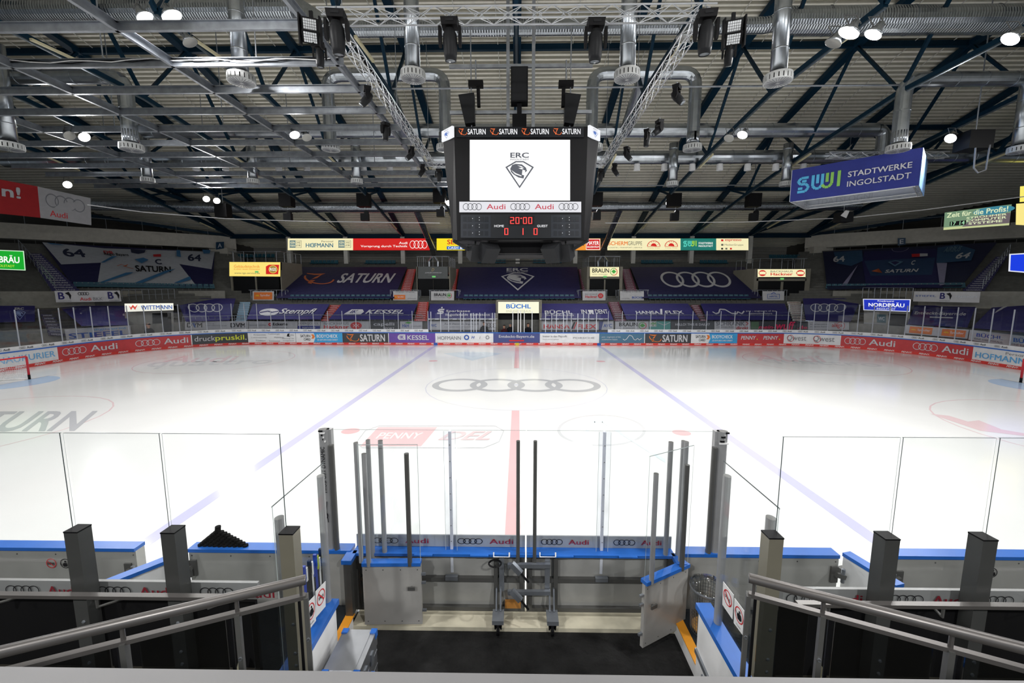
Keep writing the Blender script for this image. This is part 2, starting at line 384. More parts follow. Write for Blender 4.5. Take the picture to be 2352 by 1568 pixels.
# ---- stand slopes
SL = .45
def sz(Y): return 1.95+SL*(Y-17)
n_c = V((0, -SL, 1)).normalized(); PLC = (n_c, V((0, 17, 1.95)))
def CP(px, py, lift=0.35): return P(px, py, pl=(n_c, V((0, 17, 1.95+lift))))
def cornerplane(sg, lift):
    n = V((sg*SL*.605, -SL*.796, 1)).normalized()   # rises away from the rink
    return (n, V((-sg*49, 19, 9.3+lift)))
def KP(px, py, lift=0.3, sg=1): return P(px, py, pl=cornerplane(sg, lift))
m = M()
FPX_ = [(-120, 6.4), (0, 7.5), (148, 9.1), (300, 12), (425, 15.6), (570, 16.4), (684, 16.85), (1690, 16.85), (1855, 16.2), (1952, 15.5), (2080, 11.6), (2226, 9.4), (2400, 7.2), (2500, 6)]
FP = [P(a, 700, Y=b) for a, b in FPX_]; FP = [CAM+(p-CAM)*1.012 for p in FP]
for p, q in zip(FP, FP[1:]):
    d = (q-p).normalized(); nrm = V((-d.y, d.x, 0)).normalized()*.15
    m.bar(V((p.x, p.y, .95))+nrm, V((q.x, q.y, .95))+nrm, .3, 1.9, CONC)
S(m, 'wall_front')
m = M()
for lst in (FP[:6], FP[8:]):
    for p, q in zip(lst, lst[1:]):
        e = []
        for t in (p, q):
            o = V((t.x, t.y, 0)); c0 = V((0, 0, 0)); r = (o-c0).normalized(); e.append((V((t.x, t.y, 0)), r))
        for i in range(10):
            z = 1.3+.2*i; a0, a1 = .3+.45*i, .3+.45*(i+1)
            P1, P2, P3, P4 = e[0][0]+e[0][1]*a0, e[1][0]+e[1][1]*a0, e[1][0]+e[1][1]*a1, e[0][0]+e[0][1]*a1
            up = V((0, 0, z+.2)); dn = V((0, 0, z))
            m.add([P1+dn, P2+dn, P2+up, P1+up, P3+up, P4+up], [(0, 1, 2, 3), (3, 2, 4, 5)], CONCD)
        B1, B2 = e[0][0]+e[0][1]*4.8, e[1][0]+e[1][1]*4.8
        m.add([B1+V((0, 0, 3.2)), B2+V((0, 0, 3.2)), B2+V((0, 0, 4.6)), B1+V((0, 0, 4.6))], [(0, 1, 2, 3)], CONC)
S(m, 'wall_lower_tier')
STEP = mt(92, 92, 88, .85, var=.15, nm='stand_concrete')
m = M()   # central rake in steps
n = 30
for i in range(n):
    y0 = 17.0+i*13.6/n; y1 = y0+13.6/n
    for x0, x1 in ((-32, 32),):
        zt = sz(y1)-.12
        m.box((x0 if y0 > 19 else -22, y0, max(zt-1.2, .1)), (x1 if y0 > 19 else 22, y1+.02, zt), STEP)
S(m, 'wall_stand')
for sg, nm in ((1, 'left'), (-1, 'right')):
    m = M(); A, B = V((-49, 19, 0)), V((-33.5, 30.8, 0)); nn = V((.605, -.796, 0)); n = 22
    F = lambda p: V((p.x*sg, p.y, p.z))
    for i in range(n):
        z1 = 9.1-(i)*.25; o0, o1 = nn*(i*.556), nn*((i+1)*.556)
        q = [A+o0-V((3, 2.3, 0)), B+o0, B+o1, A+o1-V((3, 2.3, 0))]
        vs = [F(p+V((0, 0, z))) for z in (z1-.6, z1) for p in q]
        m.add(vs, [(0, 1, 2, 3), (7, 6, 5, 4), (0, 4, 5, 1), (1, 5, 6, 2), (2, 6, 7, 3), (3, 7, 4, 0)], STEP)
    S(m, 'wall_stand_'+nm)
    # white fascia above the corner stand
    FW_ = mt(190, 186, 176, .8, var=.08, nm='fascia_plaster'); m = M()
    a, b = V((-60, 10.5, 0)), V((-33.9, 30.5, 0))
    q = [a, b, b-nn*.4, a-nn*.4]
    vs = [F(p+V((0, 0, z))) for z in (9.55, 11.0) for p in q]
    m.add(vs, [(0, 1, 2, 3), (7, 6, 5, 4), (0, 4, 5, 1), (1, 5, 6, 2), (2, 6, 7, 3), (3, 7, 4, 0)], FW_)
    m.box(F(V((-36.2, 29.0, 6.6))), F(V((-34, 30.6, 9.56))), FW_)
    S(m, 'trim_fascia_'+nm)
    # dark wall behind the walkway above the fascia and behind the top seats
    DW = mt(62, 60, 56, .9, nm='dark_back_wall'); m = M()
    a2, b2 = V((-64, 12, 0))-nn*3, V((-34, 34, 0))
    m.add([F(a2+V((0, 0, 4))), F(b2+V((0, 0, 4))), F(b2+V((0, 0, 17))), F(a2+V((0, 0, 20)))], [(0, 1, 2, 3)], DW)
    m.add([F(a2+V((0, 0, 4))), F(V((-52, -10, 4))), F(V((-52, -10, 20))), F(a2+V((0, 0, 20)))], [(0, 1, 2, 3)], DW)
    S(m, 'wall_'+nm)
# ================================================================ BOARDS AND GLASS, FAR SIDE
WB = mt(225, 226, 228, .4, nm='board_white'); REDB = mt(196, 62, 66, .4, nm='board_red'); CHAR = mt(62, 64, 68, .45, nm='board_charcoal')
KICK = mt(214, 58, 52, .4, nm='kick_red'); ORG = mt(232, 124, 50, .5); GREY = mt(120, 122, 128, .5); LB = mt(96, 168, 220, .5); DB = mt(40, 84, 170, .5)
YEL = mt(206, 214, 62, .5); PUR = mt(104, 72, 160, .45); NB = mt(66, 76, 132, .45); TLB = mt(70, 112, 138, .45); PINK = mt(236, 44, 96, .5); PB = mt(214, 218, 226, .5)
boards = thing('dasher_boards', 'white rink boards with adverts, red kick strip and blue rail around the far ice', 'boards', (0, 15, 0))
ADS = [
 (-70, 130, WB, [('t', 'DONAUKURIER', .04, .28, .96, .74, mt(110, 176, 226, .5), .02)]),
 (130, 440, REDB, [('g', .03, .22, .215, .8, LETW, .84), ('t', 'Audi', .245, .24, .445, .78, LETW, .03), ('g', .575, .22, .76, .8, LETW, .84), ('t', 'Audi', .787, .24, .975, .78, LETW, .03)]),
 (440, 570, CHAR, [('r', -.005, 0, .012, 1, WB), ('t', 'druck', .05, .3, .4, .8, LETW, 0), ('t', 'pruskil', .4, .14, .93, .82, YEL, .04), ('r', .95, .28, .97, .4, LETW)]),
 (570, 679, WB, [('t', a, u, v, u+len(a)*.023, v+.14, GREY, .01) for a, u, v in (('Kreativität', .12, .72), ('Technologie', .42, .78), ('Lebensqualität', .07, .42), ('Mobilität', .55, .45), ('Tradition', .15, .12), ('Innovation', .44, .08), ('IFG', .9, .7))] + [('p', [(.82, .62), (.84, .9), (.88, .95), (.87, .7), (.9, .6)], LETB), ('t', 'Starting Up', .72, .34, .97, .48, GREY, .01), ('t', 'IN Ingolstadt', .74, .12, .97, .24, GREY, 0)]),
 (680, 787, WB, [('t', 'SATURN', .1, .54, .31, .82, LETB, .02), ('t', 'CARD', .17, .2, .31, .46, LETB, .02), ('p', [(.33, .84), (.38, .84), (.41, .62), (.38, .4), (.33, .4), (.36, .62)], ORG),
   ('p', [(.39, 1), (1, 1), (1, 0), (.38, 0), (.42, .5)], mt(60, 160, 216, .45)), ('t', 'BODYCHECK', .45, .5, .9, .84, WHITE, .04), ('t', 'ZU SATURN CARD DIREKT', .46, .2, .9, .36, WHITE, .02)]),
 (787, 893, CHAR, [('sat', .09, .12, .36, .92, ORG), ('t', 'SATURN', .38, .12, .92, .86, LETW, .06)]),
 (893, 1000, PUR, [('r', -.01, 0, .005, 1, WB), ('p', [(.2, .72), (.24, .86), (.36, .86), (.36, .3), (.22, .3), (.19, .5)], LETW), ('t', 'IK', .24, .4, .33, .74, PUR, .04), ('t', 'KESSEL', .4, .28, .86, .78, LETW, .05)]),
 (1000, 1133, WB, [('t', 'HOFMANN', .04, .3, .44, .68, GREY, .02), ('r', .46, .15, .463, .85, PB), ('e', .54, .55, .045, .27, DB, .55), ('t', 'M', .62, .4, .68, .68, DB, .02, .3), ('t', 'i', .76, .4, .78, .68, GREY, 0, .3), ('e', .9, .56, .03, .2, GREY, .7), ('l', [(.83, .62), (.87, .5)], .01, GREY, 6), ('l', [(.93, .5), (.97, .62)], .01, GREY, 6)]),
 (1133, 1240, NB, [('t', 'Entdeckt-Bayern.de', .12, .44, .88, .8, LETW, .03), ('r', .34, .16, .66, .3, RED)]),
 (1240, 1376, WB, [('t', 'Immer in den Play-offs', .05, .52, .46, .78, GREY, .02), ('t', 'Porsche Zentrum Ingolstadt', .05, .3, .32, .42, GREY, 0), ('t', 'PORSCHE', .56, .44, .92, .6, GREY, .01)]),
 (1376, 1481, TLB, [('t', 'psw - engineers of the', .06, .52, .47, .7, LETW, .01), ('t', 'automotive future', .06, .3, .4, .46, LETW, .01), ('l', [(.52, .42), (.56, .3), (.6, .42), (.66, .82), (.72, .72), (.76, .38), (.8, .32), (.84, .5), (.88, .32), (.93, .5)], .06, LETW, 5), ('r', .985, 0, 1, 1, WB)]),
 (1481, 1587, CHAR, [('sat', .09, .12, .36, .92, ORG), ('t', 'SATURN', .38, .12, .92, .86, LETW, .06)]),
 (1587, 1693, WB, [('t', 'SATURN', .1, .54, .31, .82, LETB, .02), ('t', 'CARD', .17, .2, .31, .46, LETB, .02), ('p', [(.33, .84), (.38, .84), (.41, .62), (.38, .4), (.33, .4), (.36, .62)], ORG),
   ('p', [(.39, 1), (1, 1), (1, 0), (.38, 0), (.42, .5)], mt(60, 160, 216, .45)), ('t', 'BODYCHECK', .45, .5, .9, .84, WHITE, .04), ('t', 'ZU SATURN CARD DIREKT', .46, .2, .9, .36, WHITE, .02)]),
 (1693, 1800, REDB, [('t', 'PENNY', .08, .38, .4, .76, LETW, .06, .15), ('e', .43, .42, .012, .06, YEL, 0), ('t', 'PENNY', .56, .38, .88, .76, LETW, .06, .15), ('e', .91, .42, .012, .06, YEL, 0)]),
 (1800, 1931, WB, [('t', 'Qwest', .06, .22, .42, .86, GREY, .01), ('e', .13, .52, .06, .36, RED, .88), ('t', 'Qwest', .54, .22, .9, .86, GREY, .01), ('e', .61, .52, .06, .36, RED, .88)]),
 (1931, 2237, REDB, [('g', .03, .2, .2, .82, LETW, .84), ('t', 'Audi', .225, .24, .425, .8, LETW, .03), ('g', .555, .2, .74, .82, LETW, .84), ('t', 'Audi', .77, .24, .97, .8, LETW, .03)]),
 (2237, 2440, WB, [('t', 'HOFMANN', .04, .18, .66, .62, LB, .05), ('t', 'Personal', .42, .7, .7, .9, GREY, 0)]),
]
for a, b, bg, items in ADS:
    s0, s1 = sx(a), sx(b); f = rmap(s0, s1, .2, 1.03, .02); m = M(); n = max(2, int((s1-s0)/.3)); m.slab(f, bg, .06, 0, n)
    m.art(f, items, .008, .004); o = m.build('advert_panel', boards)
    o['label'] = {NB: 'navy panel reading Entdeckt-Bayern.de', PUR: 'purple KESSEL panel'}.get(bg, 'advertising panel')
sA, sB = sx(-70), sx(2440)
m = M(); f = rmap(sA, sB, 0, .2, .0); m.slab(f, KICK, .05, 0, 260)
k = math.ceil(sA)
while k < sB-1:
    m.art(rmap(k, k+.62, .05, .17, 0), [('t', 'PENNY.', 0, 0, 1, 1, WHITE, .05, .25)], .006); k += 1.02
for s0, c in ((0, mt(220, 190, 40, .5)), (-7, DB), (7, DB)): m.art(rmap(s0-.16, s0+.16, 0, .2, 0), [('r', 0, 0, 1, 1, c)], .012)
m.build('kick_strip', boards)
m = M()
f = rmap(sA, sB, 1.03, 1.1, .03); m.slab(f, BLUE, .12, .05, 260)
m.build('top_rail', boards)
# glass with the white audi strip
def stan(px, lo, hi, Y=None, w=.055):
    p = rink(sx(px), .06)
    return M().bar((p.x, p.y, lo), (p.x, p.y, hi), w, .05, PB)
FPO = mt(176, 180, 190, .5, nm='glass_post_grey')
gl = thing('rink_glass', 'tall clear protective glass with pale posts standing on the far boards', 'glass', (0, 15.06, 1.1))
px = []; x = 0
LP_ = [0, 44, 92, 138, 178, 219, 260, 335, 392, 438, 460, 490, 535]
left = [-30, 46, 100, 146, 180, 218, 258, 300, 338, 378, 416, 442, 478, 510, 537, 566, 594, 625, 657, 690, 722, 755, 788, 819, 851, 883, 916, 948, 984]
right = [1396, 1428, 1460, 1493, 1525, 1557, 1589, 1621, 1653, 1685, 1718, 1750, 1779, 1807, 1836, 1866, 1898, 1932, 1966, 2000, 2036, 2075, 2114, 2152, 2190, 2229, 2270, 2318, 2380]
for side in (left, right):
    for i, a in enumerate(side):
        tall = a < 600 or a > 1780
        hi = 3.55 if tall else 2.92
        m = M(); p = rink(sx(a), .06); m.bar((p.x, p.y, 1.1), (p.x, p.y, hi), .042, .05, FPO); m.build('post', gl)
        if i < len(side)-1:
            b = side[i+1]; f = rmap(sx(a)+.03, sx(b)-.03, 1.1, hi-.05, .06)
            M().slab(f, FARGLASS, .015, 0, 3).build('glass_pane', gl)
    s0, s1 = sx(side[0]), sx(side[-1]); f = rmap(s0, s1, 1.1, 1.36, .03); m = M(); m.slab(f, WB, .02, 0, 150)
    k = s0+.3
    while k < s1-1:
        m.art(rmap(k, k+.72, 1.17, 1.3, .03), [('g', 0, 0, .46, 1, LETB, .8), ('t', 'Audi', .55, .05, 1, .95, LETB, .02)], .006); k += 1.2
    m.build('lettering_strip', gl)
# ---- bench and penalty box posts in the middle (white), doors
bx = thing('penalty_box_glass', 'white posts and clear glass of the boxes behind the middle far boards', 'glass', (0, 15.9, 1.0))
for a, dY, hi in [(1058, .9, 2.75), (1065, 1.2, 2.7), (1082, .1, 2.7), (1088, .9, 2.7), (1094, .1, 2.7), (1102, 1.2, 2.7), (1114, .1, 2.8), (1131, .1, 2.75), (1137, .9, 2.7), (1178, .1, 2.9), (1204, .1, 2.9), (1222, .1, 2.9),
                  (1253, .1, 2.75), (1267, .9, 2.7), (1278, .1, 2.7), (1294, .1, 2.75), (1302, .9, 2.7), (1312, 1.2, 2.7), (1327, .1, 2.7), (1340, .1, 2.75), (1352, .9, 2.7), (1370, .1, 2.75), (990, 1.0, 2.8), (1012, .6, 2.8), (1030, .9, 2.75)]:
    p = P(a, 740, Y=15.1+dY); M().bar((p.x, p.y, 1.05), (p.x, p.y, hi), .06, .05, WB).build('post', bx)
for a in (1190, 1196):
    p = P(a, 740, Y=15.15); M().bar((p.x, p.y, 1.05), (p.x, p.y, 2.95), .07, .07, WHITE).build('gate_post', bx)
for a, b in ((984, 1143), (1240, 1396)):
    f = qmap(P(a, 716, Y=15.12), P(b, 716, Y=15.12), P(b, 764, Y=15.12), P(a, 764, Y=15.12)); M().slab(f, FARGLASS, .015).build('glass_pane', bx)
    f = qmap(P(a, 731, Y=16.35), P(b, 731, Y=16.35), P(b, 734, Y=16.35), P(a, 734, Y=16.35)); m = M().slab(f, WB, .03)
    k = 0.0
    while k < .95: m.art(f, [('g', k+.02, .1, k+.05, .9, LETB, .7), ('t', 'Audi', k+.055, .1, k+.09, .9, LETB)], .006); k += .13
    m.build('lettering_strip', bx)
# ---- goals
net = glassmat('goal_net', (.82, .83, .85), .1, .5)
def goal(sg):
    t = thing('ice_hockey_goal', 'red framed hockey goal with white net at the %s edge of the photo' % ('left' if sg < 0 else 'right'), 'goal', (sg*26, 0, .01), 'hockey goals')
    X = sg*26; B = sg*1.1; G_ = mt(200, 30, 44, .35)
    M().tube([(X, -.915, .25), (X, -.915, 1.19), (X, -.88, 1.24), (X, .88, 1.24), (X, .915, 1.19), (X, .915, .25)], .05, G_, 10).build('frame', t, True)
    for y in (-.915, .915): M().tube([(X, y, .01), (X, y, .25)], .055, BLACK, 10).build('post_foot', t, True)
    M().tube([(X, -.9, .04), (X+B, -.6, .04), (X+B, .6, .04), (X, .9, .04)], .03, WHITE, 8).build('base_frame', t, True)
    m = M(); hp = [(X, -.9), (X+B, -.6), (X+B, .6), (X, .9)]; tp = [(X, -.9), (X+B*.5, -.6), (X+B*.5, .6), (X, .9)]
    TW = mt(225, 225, 228, .7)
    for i in range(3):
        a, b, c, d = V((*hp[i], .05)), V((*hp[i+1], .05)), V((*tp[i+1], 1.2)), V((*tp[i], 1.2)); n = 12
        for k in range(n+1):
            q = k/n; m.tube([a.lerp(b, q), d.lerp(c, q)], .006, TW, 4, False); m.tube([a.lerp(d, q), b.lerp(c, q)], .006, TW, 4, False)
    for k in range(9): q = k/8; m.tube([V((*tp[0], 1.2)).lerp(V((*tp[3], 1.2)), q), V((*tp[1], 1.2)).lerp(V((*tp[2], 1.2)), q)], .006, TW, 4, False)
    m.build('net', t)
goal(-1); goal(1)
# ================================================================ FASCIA ADVERTS behind the boards
WF = mt(196, 196, 198, .7, nm='fence_white')
def sheet(name, label, cat, quad, bg, items, group=None, th=.04, lift=.01, dl=.006):
    f = qmap(*quad); m = M().slab(f, bg, th, 0, 1); m.art(f, items, lift, dl)
    return single(m, name, label, cat, group)
def yq(Y, x0, y0, x1, y1, y2=None, y3=None, Y2=None):
    Y2 = Y2 or Y
    return (P(x0, y0, Y=Y), P(x1, y1 if y2 is not None else y0, Y=Y2), P(x1, y2 if y2 is not None else y1, Y=Y2), P(x0, y3 if y3 is not None else y1, Y=Y))
FG = 'adverts on the low wall behind the far boards'
def fq(x0, x1, Y0=16.85, Y1=None): Y1 = Y1 or Y0; return (P(x0, 737.5, Y=Y0), P(x1, 737.5, Y=Y1), P(x1, 757.5, Y=Y1), P(x0, 757.5, Y=Y0))
HR = [('t', 'BACKHAUS', 0, .62, .66, .92, GREY, .01), ('t', 'Hackner', 0, .12, .66, .56, RED, .05), ('e', .85, .5, .15, .46, RED, 0), ('l', [(.77, .3), (.85, .75), (.93, .3)], .03, WHITE, 4), ('l', [(.77, .7), (.85, .3), (.93, .7)], .03, WHITE, 4)]
def sub(items, u0, v0, u1, v1):
    W, H = u1-u0, v1-v0; out = []
    for it in items:
        it = list(it); k = it[0]
        if k == 't': it[2], it[3], it[4], it[5] = u0+W*it[2], v0+H*it[3], u0+W*it[4], v0+H*it[5]
        elif k in 'rg' or k in ('sat', 'pan'): it[1], it[2], it[3], it[4] = u0+W*it[1], v0+H*it[2], u0+W*it[3], v0+H*it[4]
        elif k == 'e': it[1], it[2], it[3], it[4] = u0+W*it[1], v0+H*it[2], W*it[3], H*it[4]
        elif k in 'pl':
            it[1] = [(u0+W*a, v0+H*b) for a, b in it[1]]
            if k == 'l': it[2] *= H; it[4] = it[4]*W/H if False else it[4]*(1/1); it[4] = it[4]*1.0*H/W if False else it[4]
        out.append(tuple(it))
    return out
GRN = mt(70, 160, 60, .5); BR = [('t', 'BRAUN', .02, .4, .66, .9, LETB, .05), ('t', 'sicher entsorgen', .02, .1, .6, .28, GREY, .01), ('e', .84, .5, .14, .44, RED, .84), ('e', .84, .5, .14, .44, GRN, .84, 60, 250), ('p', [(.84, .78), (.9, .62), (.94, .5), (.88, .42), (.87, .28), (.84, .34), (.8, .28), (.8, .42), (.74, .5), (.78, .64)], GRN)]
for x0, x1, Y0, Y1, bg, lb, it in [
  (425, 570, 15.6, 16.4, WF, 'white advert with two DVM words', [('t', 'DVM', .03, .3, .27, .8, LETB, .05), ('p', [(.11, .8), (.15, .8), (.17, .3), (.15, .3)], DB), ('t', 'DEUTSCHE', .32, .66, .46, .76, GREY, 0), ('t', 'VERSICHERUNGSMAKLER', .32, .46, .66, .56, GREY, 0), ('t', 'DVM', .72, .3, .96, .8, LETB, .05)]),
  (571, 683, 16.5, 16.85, WF, 'white advert reading Eckerle', [('t', 'DEUTSCHE VERSICHERUNGSMAKLER', .02, .5, .36, .6, GREY, 0), ('e', .44, .64, .035, .18, RED, .4), ('t', 'Eckerle', .5, .52, .8, .84, LETB, .04), ('t', 'Industrie-Elektronik', .5, .22, .8, .34, GREY, 0)]),
  (684, 735, 16.85, 16.85, WF, 'white advert reading BUERGO FOL with a blue lower band', [('t', 'BUERGO FOL', .04, .62, .96, .86, GREY, .02), ('r', 0, .05, 1, .48, mt(52, 62, 140, .5)), ('t', 'Auf gute Partnerschaft', .2, .16, .8, .36, WHITE, 0, .3)]),
  (736, 848, 16.85, 16.85, WF, 'white advert reading BACKHAUS Hackner with red roundel', sub(HR, .07, .05, .85, .95)),
  (853, 916, 16.85, 16.85, CHAR, 'charcoal advert reading capelli SPORT', [('t', 'capelli', .08, .4, .84, .86, LETW, .03), ('t', 'SPORT', .45, .1, .84, .3, LETW, .02)]),
  (919, 970, 16.85, 16.85, WF, 'small white advert reading HkH with green leaf', [('t', 'HkH', .1, .3, .4, .7, DB, .03), ('p', [(.2, .8), (.35, .95), (.55, .85), (.4, .72)], GRN), ('t', 'steuerkanzlei', .5, .4, .95, .52, GREY)]),
  (982, 1143, 16.85, 16.85, WF, 'white advert reading Audi Zentrum Ingolstadt', [('r', 0, 0, .03, 1, NB), ('t', 'AVC', .05, .35, .13, .7, DB, .04), ('t', 'Audi Zentrum Ingolstadt', .24, .55, .74, .8, GREY, .03), ('t', 'www.audizentrum-ingolstadt.de', .24, .3, .66, .42, GREY, 0), ('g', .8, .25, .99, .8, LETB, .84)]),
  (1242, 1375, 16.85, 16.85, WF, 'white advert with red HANSA FLEX lettering', [('t', 'HANSA', .05, .15, .5, .65, RED, .05), ('p', [(.52, .1), (.55, .1), (.6, .9), (.57, .9)], LETB), ('p', [(.56, .1), (.58, .1), (.63, .9), (.61, .9)], RED), ('t', 'FLEX', .63, .15, .96, .65, RED, .05)]),
  (1376, 1409, 16.85, 16.85, WF, 'white advert reading AVC with blue slash, left of the BRAUN wall advert', [('p', [(0, 0), (.15, 0), (.3, 1), (0, 1)], NB), ('t', 'AVC', .3, .3, .9, .7, DB, .04)]),
  (1413, 1490, 16.85, 16.85, WF, 'white wall advert reading BRAUN with green leaf', sub(BR, .1, .05, .95, .95)),
  (1491, 1540, 16.85, 16.85, mt(80, 160, 150, .5), 'teal advert reading MM', [('r', 0, .4, .34, 1, WF), ('t', 'MM', .03, .45, .32, .9, GRN, .03), ('l', [(.4, .85), (.7, .55), (1, .9)], .05, WF, 2)]),
  (1541, 1640, 16.85, 16.85, CHAR, 'dark grey advert reading HELLO! THIS IS DAILY7', [('t', 'HELLO! THIS IS DAILY7', .1, .5, .9, .76, LETW, .04), ('t', 'www.daily-seven.de', .36, .2, .64, .3, GREY)]),
  (1641, 1724, 16.85, 16.85, WF, 'white advert reading SCHRANK direkt', [('t', 'SCHRANK', .04, .5, .84, .96, GREY, .05), ('l', [(.86, .92), (.94, .74), (.86, .54)], .06, RED, 4), ('t', 'www.schrank-direkt.de', .04, .3, .58, .42, GREY), ('t', 'direkt', .6, .08, .94, .42, RED, .02)]),
  (1725, 1855, 16.8, 16.2, CHAR, 'black advert with pink mein-wuff.de lettering', [('r', 0, .1, .14, .95, mt(90, 120, 90, .5)), ('t', 'mein-', .13, .12, .43, .52, PINK, .03, .25), ('t', 'wuff', .44, .05, .78, .95, PINK, .05, .2), ('t', '.de', .82, .12, .99, .5, PINK, .03)]),
  (1856, 1950, 16.2, 15.5, WF, 'white advert reading alig(i)a at the right of the low wall', [('t', 'Ihr Rechenzentrum', .05, .58, .5, .74, GREY), ('t', 'im Herzen Bayerns', .05, .3, .5, .46, GREY), ('t', 'aliga', .58, .22, .84, .78, RED, .02), ('e', .8, .5, .1, .44, RED, .9)]),
]: sheet('advert_board', lb, 'advert', fq(x0, x1, Y0, Y1), bg, it, FG)
# corner adverts
def wq(pts, Ys): return tuple(P(x, y, Y=Y) for (x, y), Y in zip(pts, Ys))
sheet('advert_board', 'white STIEFEL digitalprint advert on the left corner wall', 'advert', wq([(148, 756), (299, 747), (302, 771), (153, 781)], (9.1, 12, 12, 9.1)), WF,
      [('t', 'STIEFEL', .04, .1, .94, .58, DB, .06), ('t', 'digitalprint', .42, .66, .93, .9, LB, .02)])
SP = [('t', 'Spindler', .34, .34, .92, .72, WHITE, .01), ('e', .16, .42, .12, .22, mt(240, 180, 30, .5), 0, 0, 180)]
sheet('advert_board', 'white wall advert with two orange Spindler panels on the right corner', 'advert', wq([(2080, 746), (2226, 757), (2222, 778), (2076, 765)], (11.6, 9.4, 9.4, 11.6)), WF,
      [('r', .08, .12, .45, .88, ORG)]+sub(SP, .09, .1, .45, .9)+[('r', .6, .12, .96, .88, ORG)]+sub(SP, .61, .1, .96, .9))
sheet('advert_board', 'white wall advert with two blue BÜCHL words at the right edge', 'advert', wq([(2228, 757), (2400, 777), (2400, 808), (2224, 780)], (9.3, 7.2, 7.2, 9.3)), WF,
      [('t', 'BÜCHL', .1, .42, .46, .84, DB, .05), ('t', 'EINE IDEE VORAUS', .08, .14, .46, .3, GREY), ('t', 'BÜCHL', .6, .42, .97, .84, DB, .05), ('t', 'EINE IDEE VORAUS', .58, .14, .97, .3, GREY)])
sheet('advert_board', 'long white banner with two B1 marks and Audi BKK on the left railing', 'advert', wq([(125, 668), (275, 667), (279, 692), (129, 694)], (11, 14, 14, 11)), WF,
      [('t', 'B', .04, .25, .13, .88, NAVY, .06), ('p', [(.14, .8), (.2, .92), (.23, .6), (.21, .2), (.19, .6)], LETB), ('t', 'SYSTEMS', .05, .06, .22, .14, GREY), ('g', .33, .6, .5, .88, LETB, .75), ('t', 'Audi', .35, .12, .52, .4, RED, .02), ('t', 'BKK', .55, .12, .7, .4, GREY, .01),
       ('t', 'B', .79, .25, .88, .88, NAVY, .06), ('p', [(.89, .8), (.95, .92), (.98, .6), (.96, .2), (.94, .6)], LETB), ('t', 'SYSTEMS', .8, .06, .97, .14, GREY)])
sheet('advert_board', 'long white banner reading STIEFEL, B1 and FREIHOFT on the right railing', 'advert', wq([(2100, 669), (2252, 670), (2249, 695), (2097, 692)], (14, 11, 11, 14)), WF,
      [('t', 'STIEFEL', .03, .48, .36, .66, mt(90, 110, 170, .5), .04), ('t', 'B', .42, .3, .5, .88, NAVY, .06), ('p', [(.51, .8), (.57, .9), (.6, .6), (.58, .2), (.56, .6)], LETB), ('t', 'SYSTEMS', .42, .08, .58, .16, GREY), ('t', 'FREIHOFT', .66, .44, .97, .62, PB, 0)])
# little adverts on the balcony railings in front of the upper entrances
for x0, x1, lb, it in [(580, 629, 'small white railing advert with one large orange Spindler panel', [('r', .07, .1, .93, .88, ORG)]+sub(SP, .1, .1, .9, .9)),
                       (903, 959, 'small white railing advert with an orange panel in its left half', [('r', .03, .1, .5, .6, ORG)]+sub(SP, .04, .1, .48, .6)+[('t', 'STIEFEL STIEFEL', .1, .84, .9, .94, GREY), ('t', 'JUWELIER', .6, .15, .95, .24, GREY)]),
                       (990, 1043, 'small white railing advert reading BRAUN', sub(BR, .12, .2, .92, .84)),
                       (1338, 1391, 'small white railing advert reading Hackner with red roundel', sub(HR, .12, .2, .9, .8)),
                       (1424, 1479, 'small white railing advert reading BÜCHL', [('t', 'BÜCHL', .5, .2, .96, .48, DB, .05), ('t', 'STIEFEL STIEFEL', .1, .86, .9, .96, GREY), ('t', 'JUWELIER', .06, .15, .4, .24, GREY)]),
                       (1752, 1801, 'small white railing advert with blue framed HERTEL', [('l', [(.22, .2), (.22, .68), (.78, .68), (.78, .2), (.22, .2)], .04, DB, 2), ('t', 'HERTEL', .3, .34, .7, .52, DB, .02), ('l', [(.38, .7), (.5, .86), (.6, .74)], .06, DB, 2)])]:
    sheet('railing_advert', lb, 'advert', yq(20.6, x0, 668.5, x1, 689.5), WF, it, 'small adverts on the balcony railings')
# ================================================================ LIT SIGNS
LY = E(255, 246, 196, .92); LWt = E(255, 250, 220); EG = E(110, 112, 96, .8); ER = E(214, 34, 32, .95); EO = E(236, 120, 40); EB = E(30, 100, 190); EK = E(26, 26, 26, .6); EW = E(255, 255, 250); EGN = E(60, 160, 60)
EBR = [it[:6]+({id(LETB): EK, id(GREY): EG, id(RED): ER, id(GRN): EGN}.get(id(it[6]), EG),)+it[7:] if it[0] == 't' else it for it in BR]
EBR = [('t', 'BRAUN', .02, .4, .66, .9, EK, .05), ('t', 'sicher entsorgen', .02, .1, .6, .28, EG, .01), ('e', .84, .5, .14, .44, ER, .84), ('e', .84, .5, .14, .44, EGN, .84, 60, 250), ('p', [(.84, .78), (.9, .62), (.94, .5), (.88, .42), (.87, .28), (.84, .34), (.8, .28), (.8, .42), (.74, .5), (.78, .64)], EGN)]
EHR = [('t', 'BACKHAUS', 0, .62, .66, .92, EG, .01), ('t', 'Hackner', 0, .12, .66, .56, ER, .05)]
EHK = [('e', .5, .5, .5, .48, ER, 0), ('l', [(.2, .3), (.5, .75), (.8, .3)], .08, LY, 1), ('l', [(.2, .7), (.5, .3), (.8, .7)], .08, LY, 1)]
def lbox(name, lb, quad, bg, items, th=.25, grp=None):
    f = qmap(*quad); m = M().slab(f, BLACK2, th, 0, 1).art(f, [('r', .0, .0, 1, 1, bg)]+items, .004, .006)
    return single(m, name, lb, 'sign', grp)
G2 = 'lit advertising boxes in a row under the roof'
def tq(x0, x1): return yq(29.7, x0, 547.5, x1, 574.5)
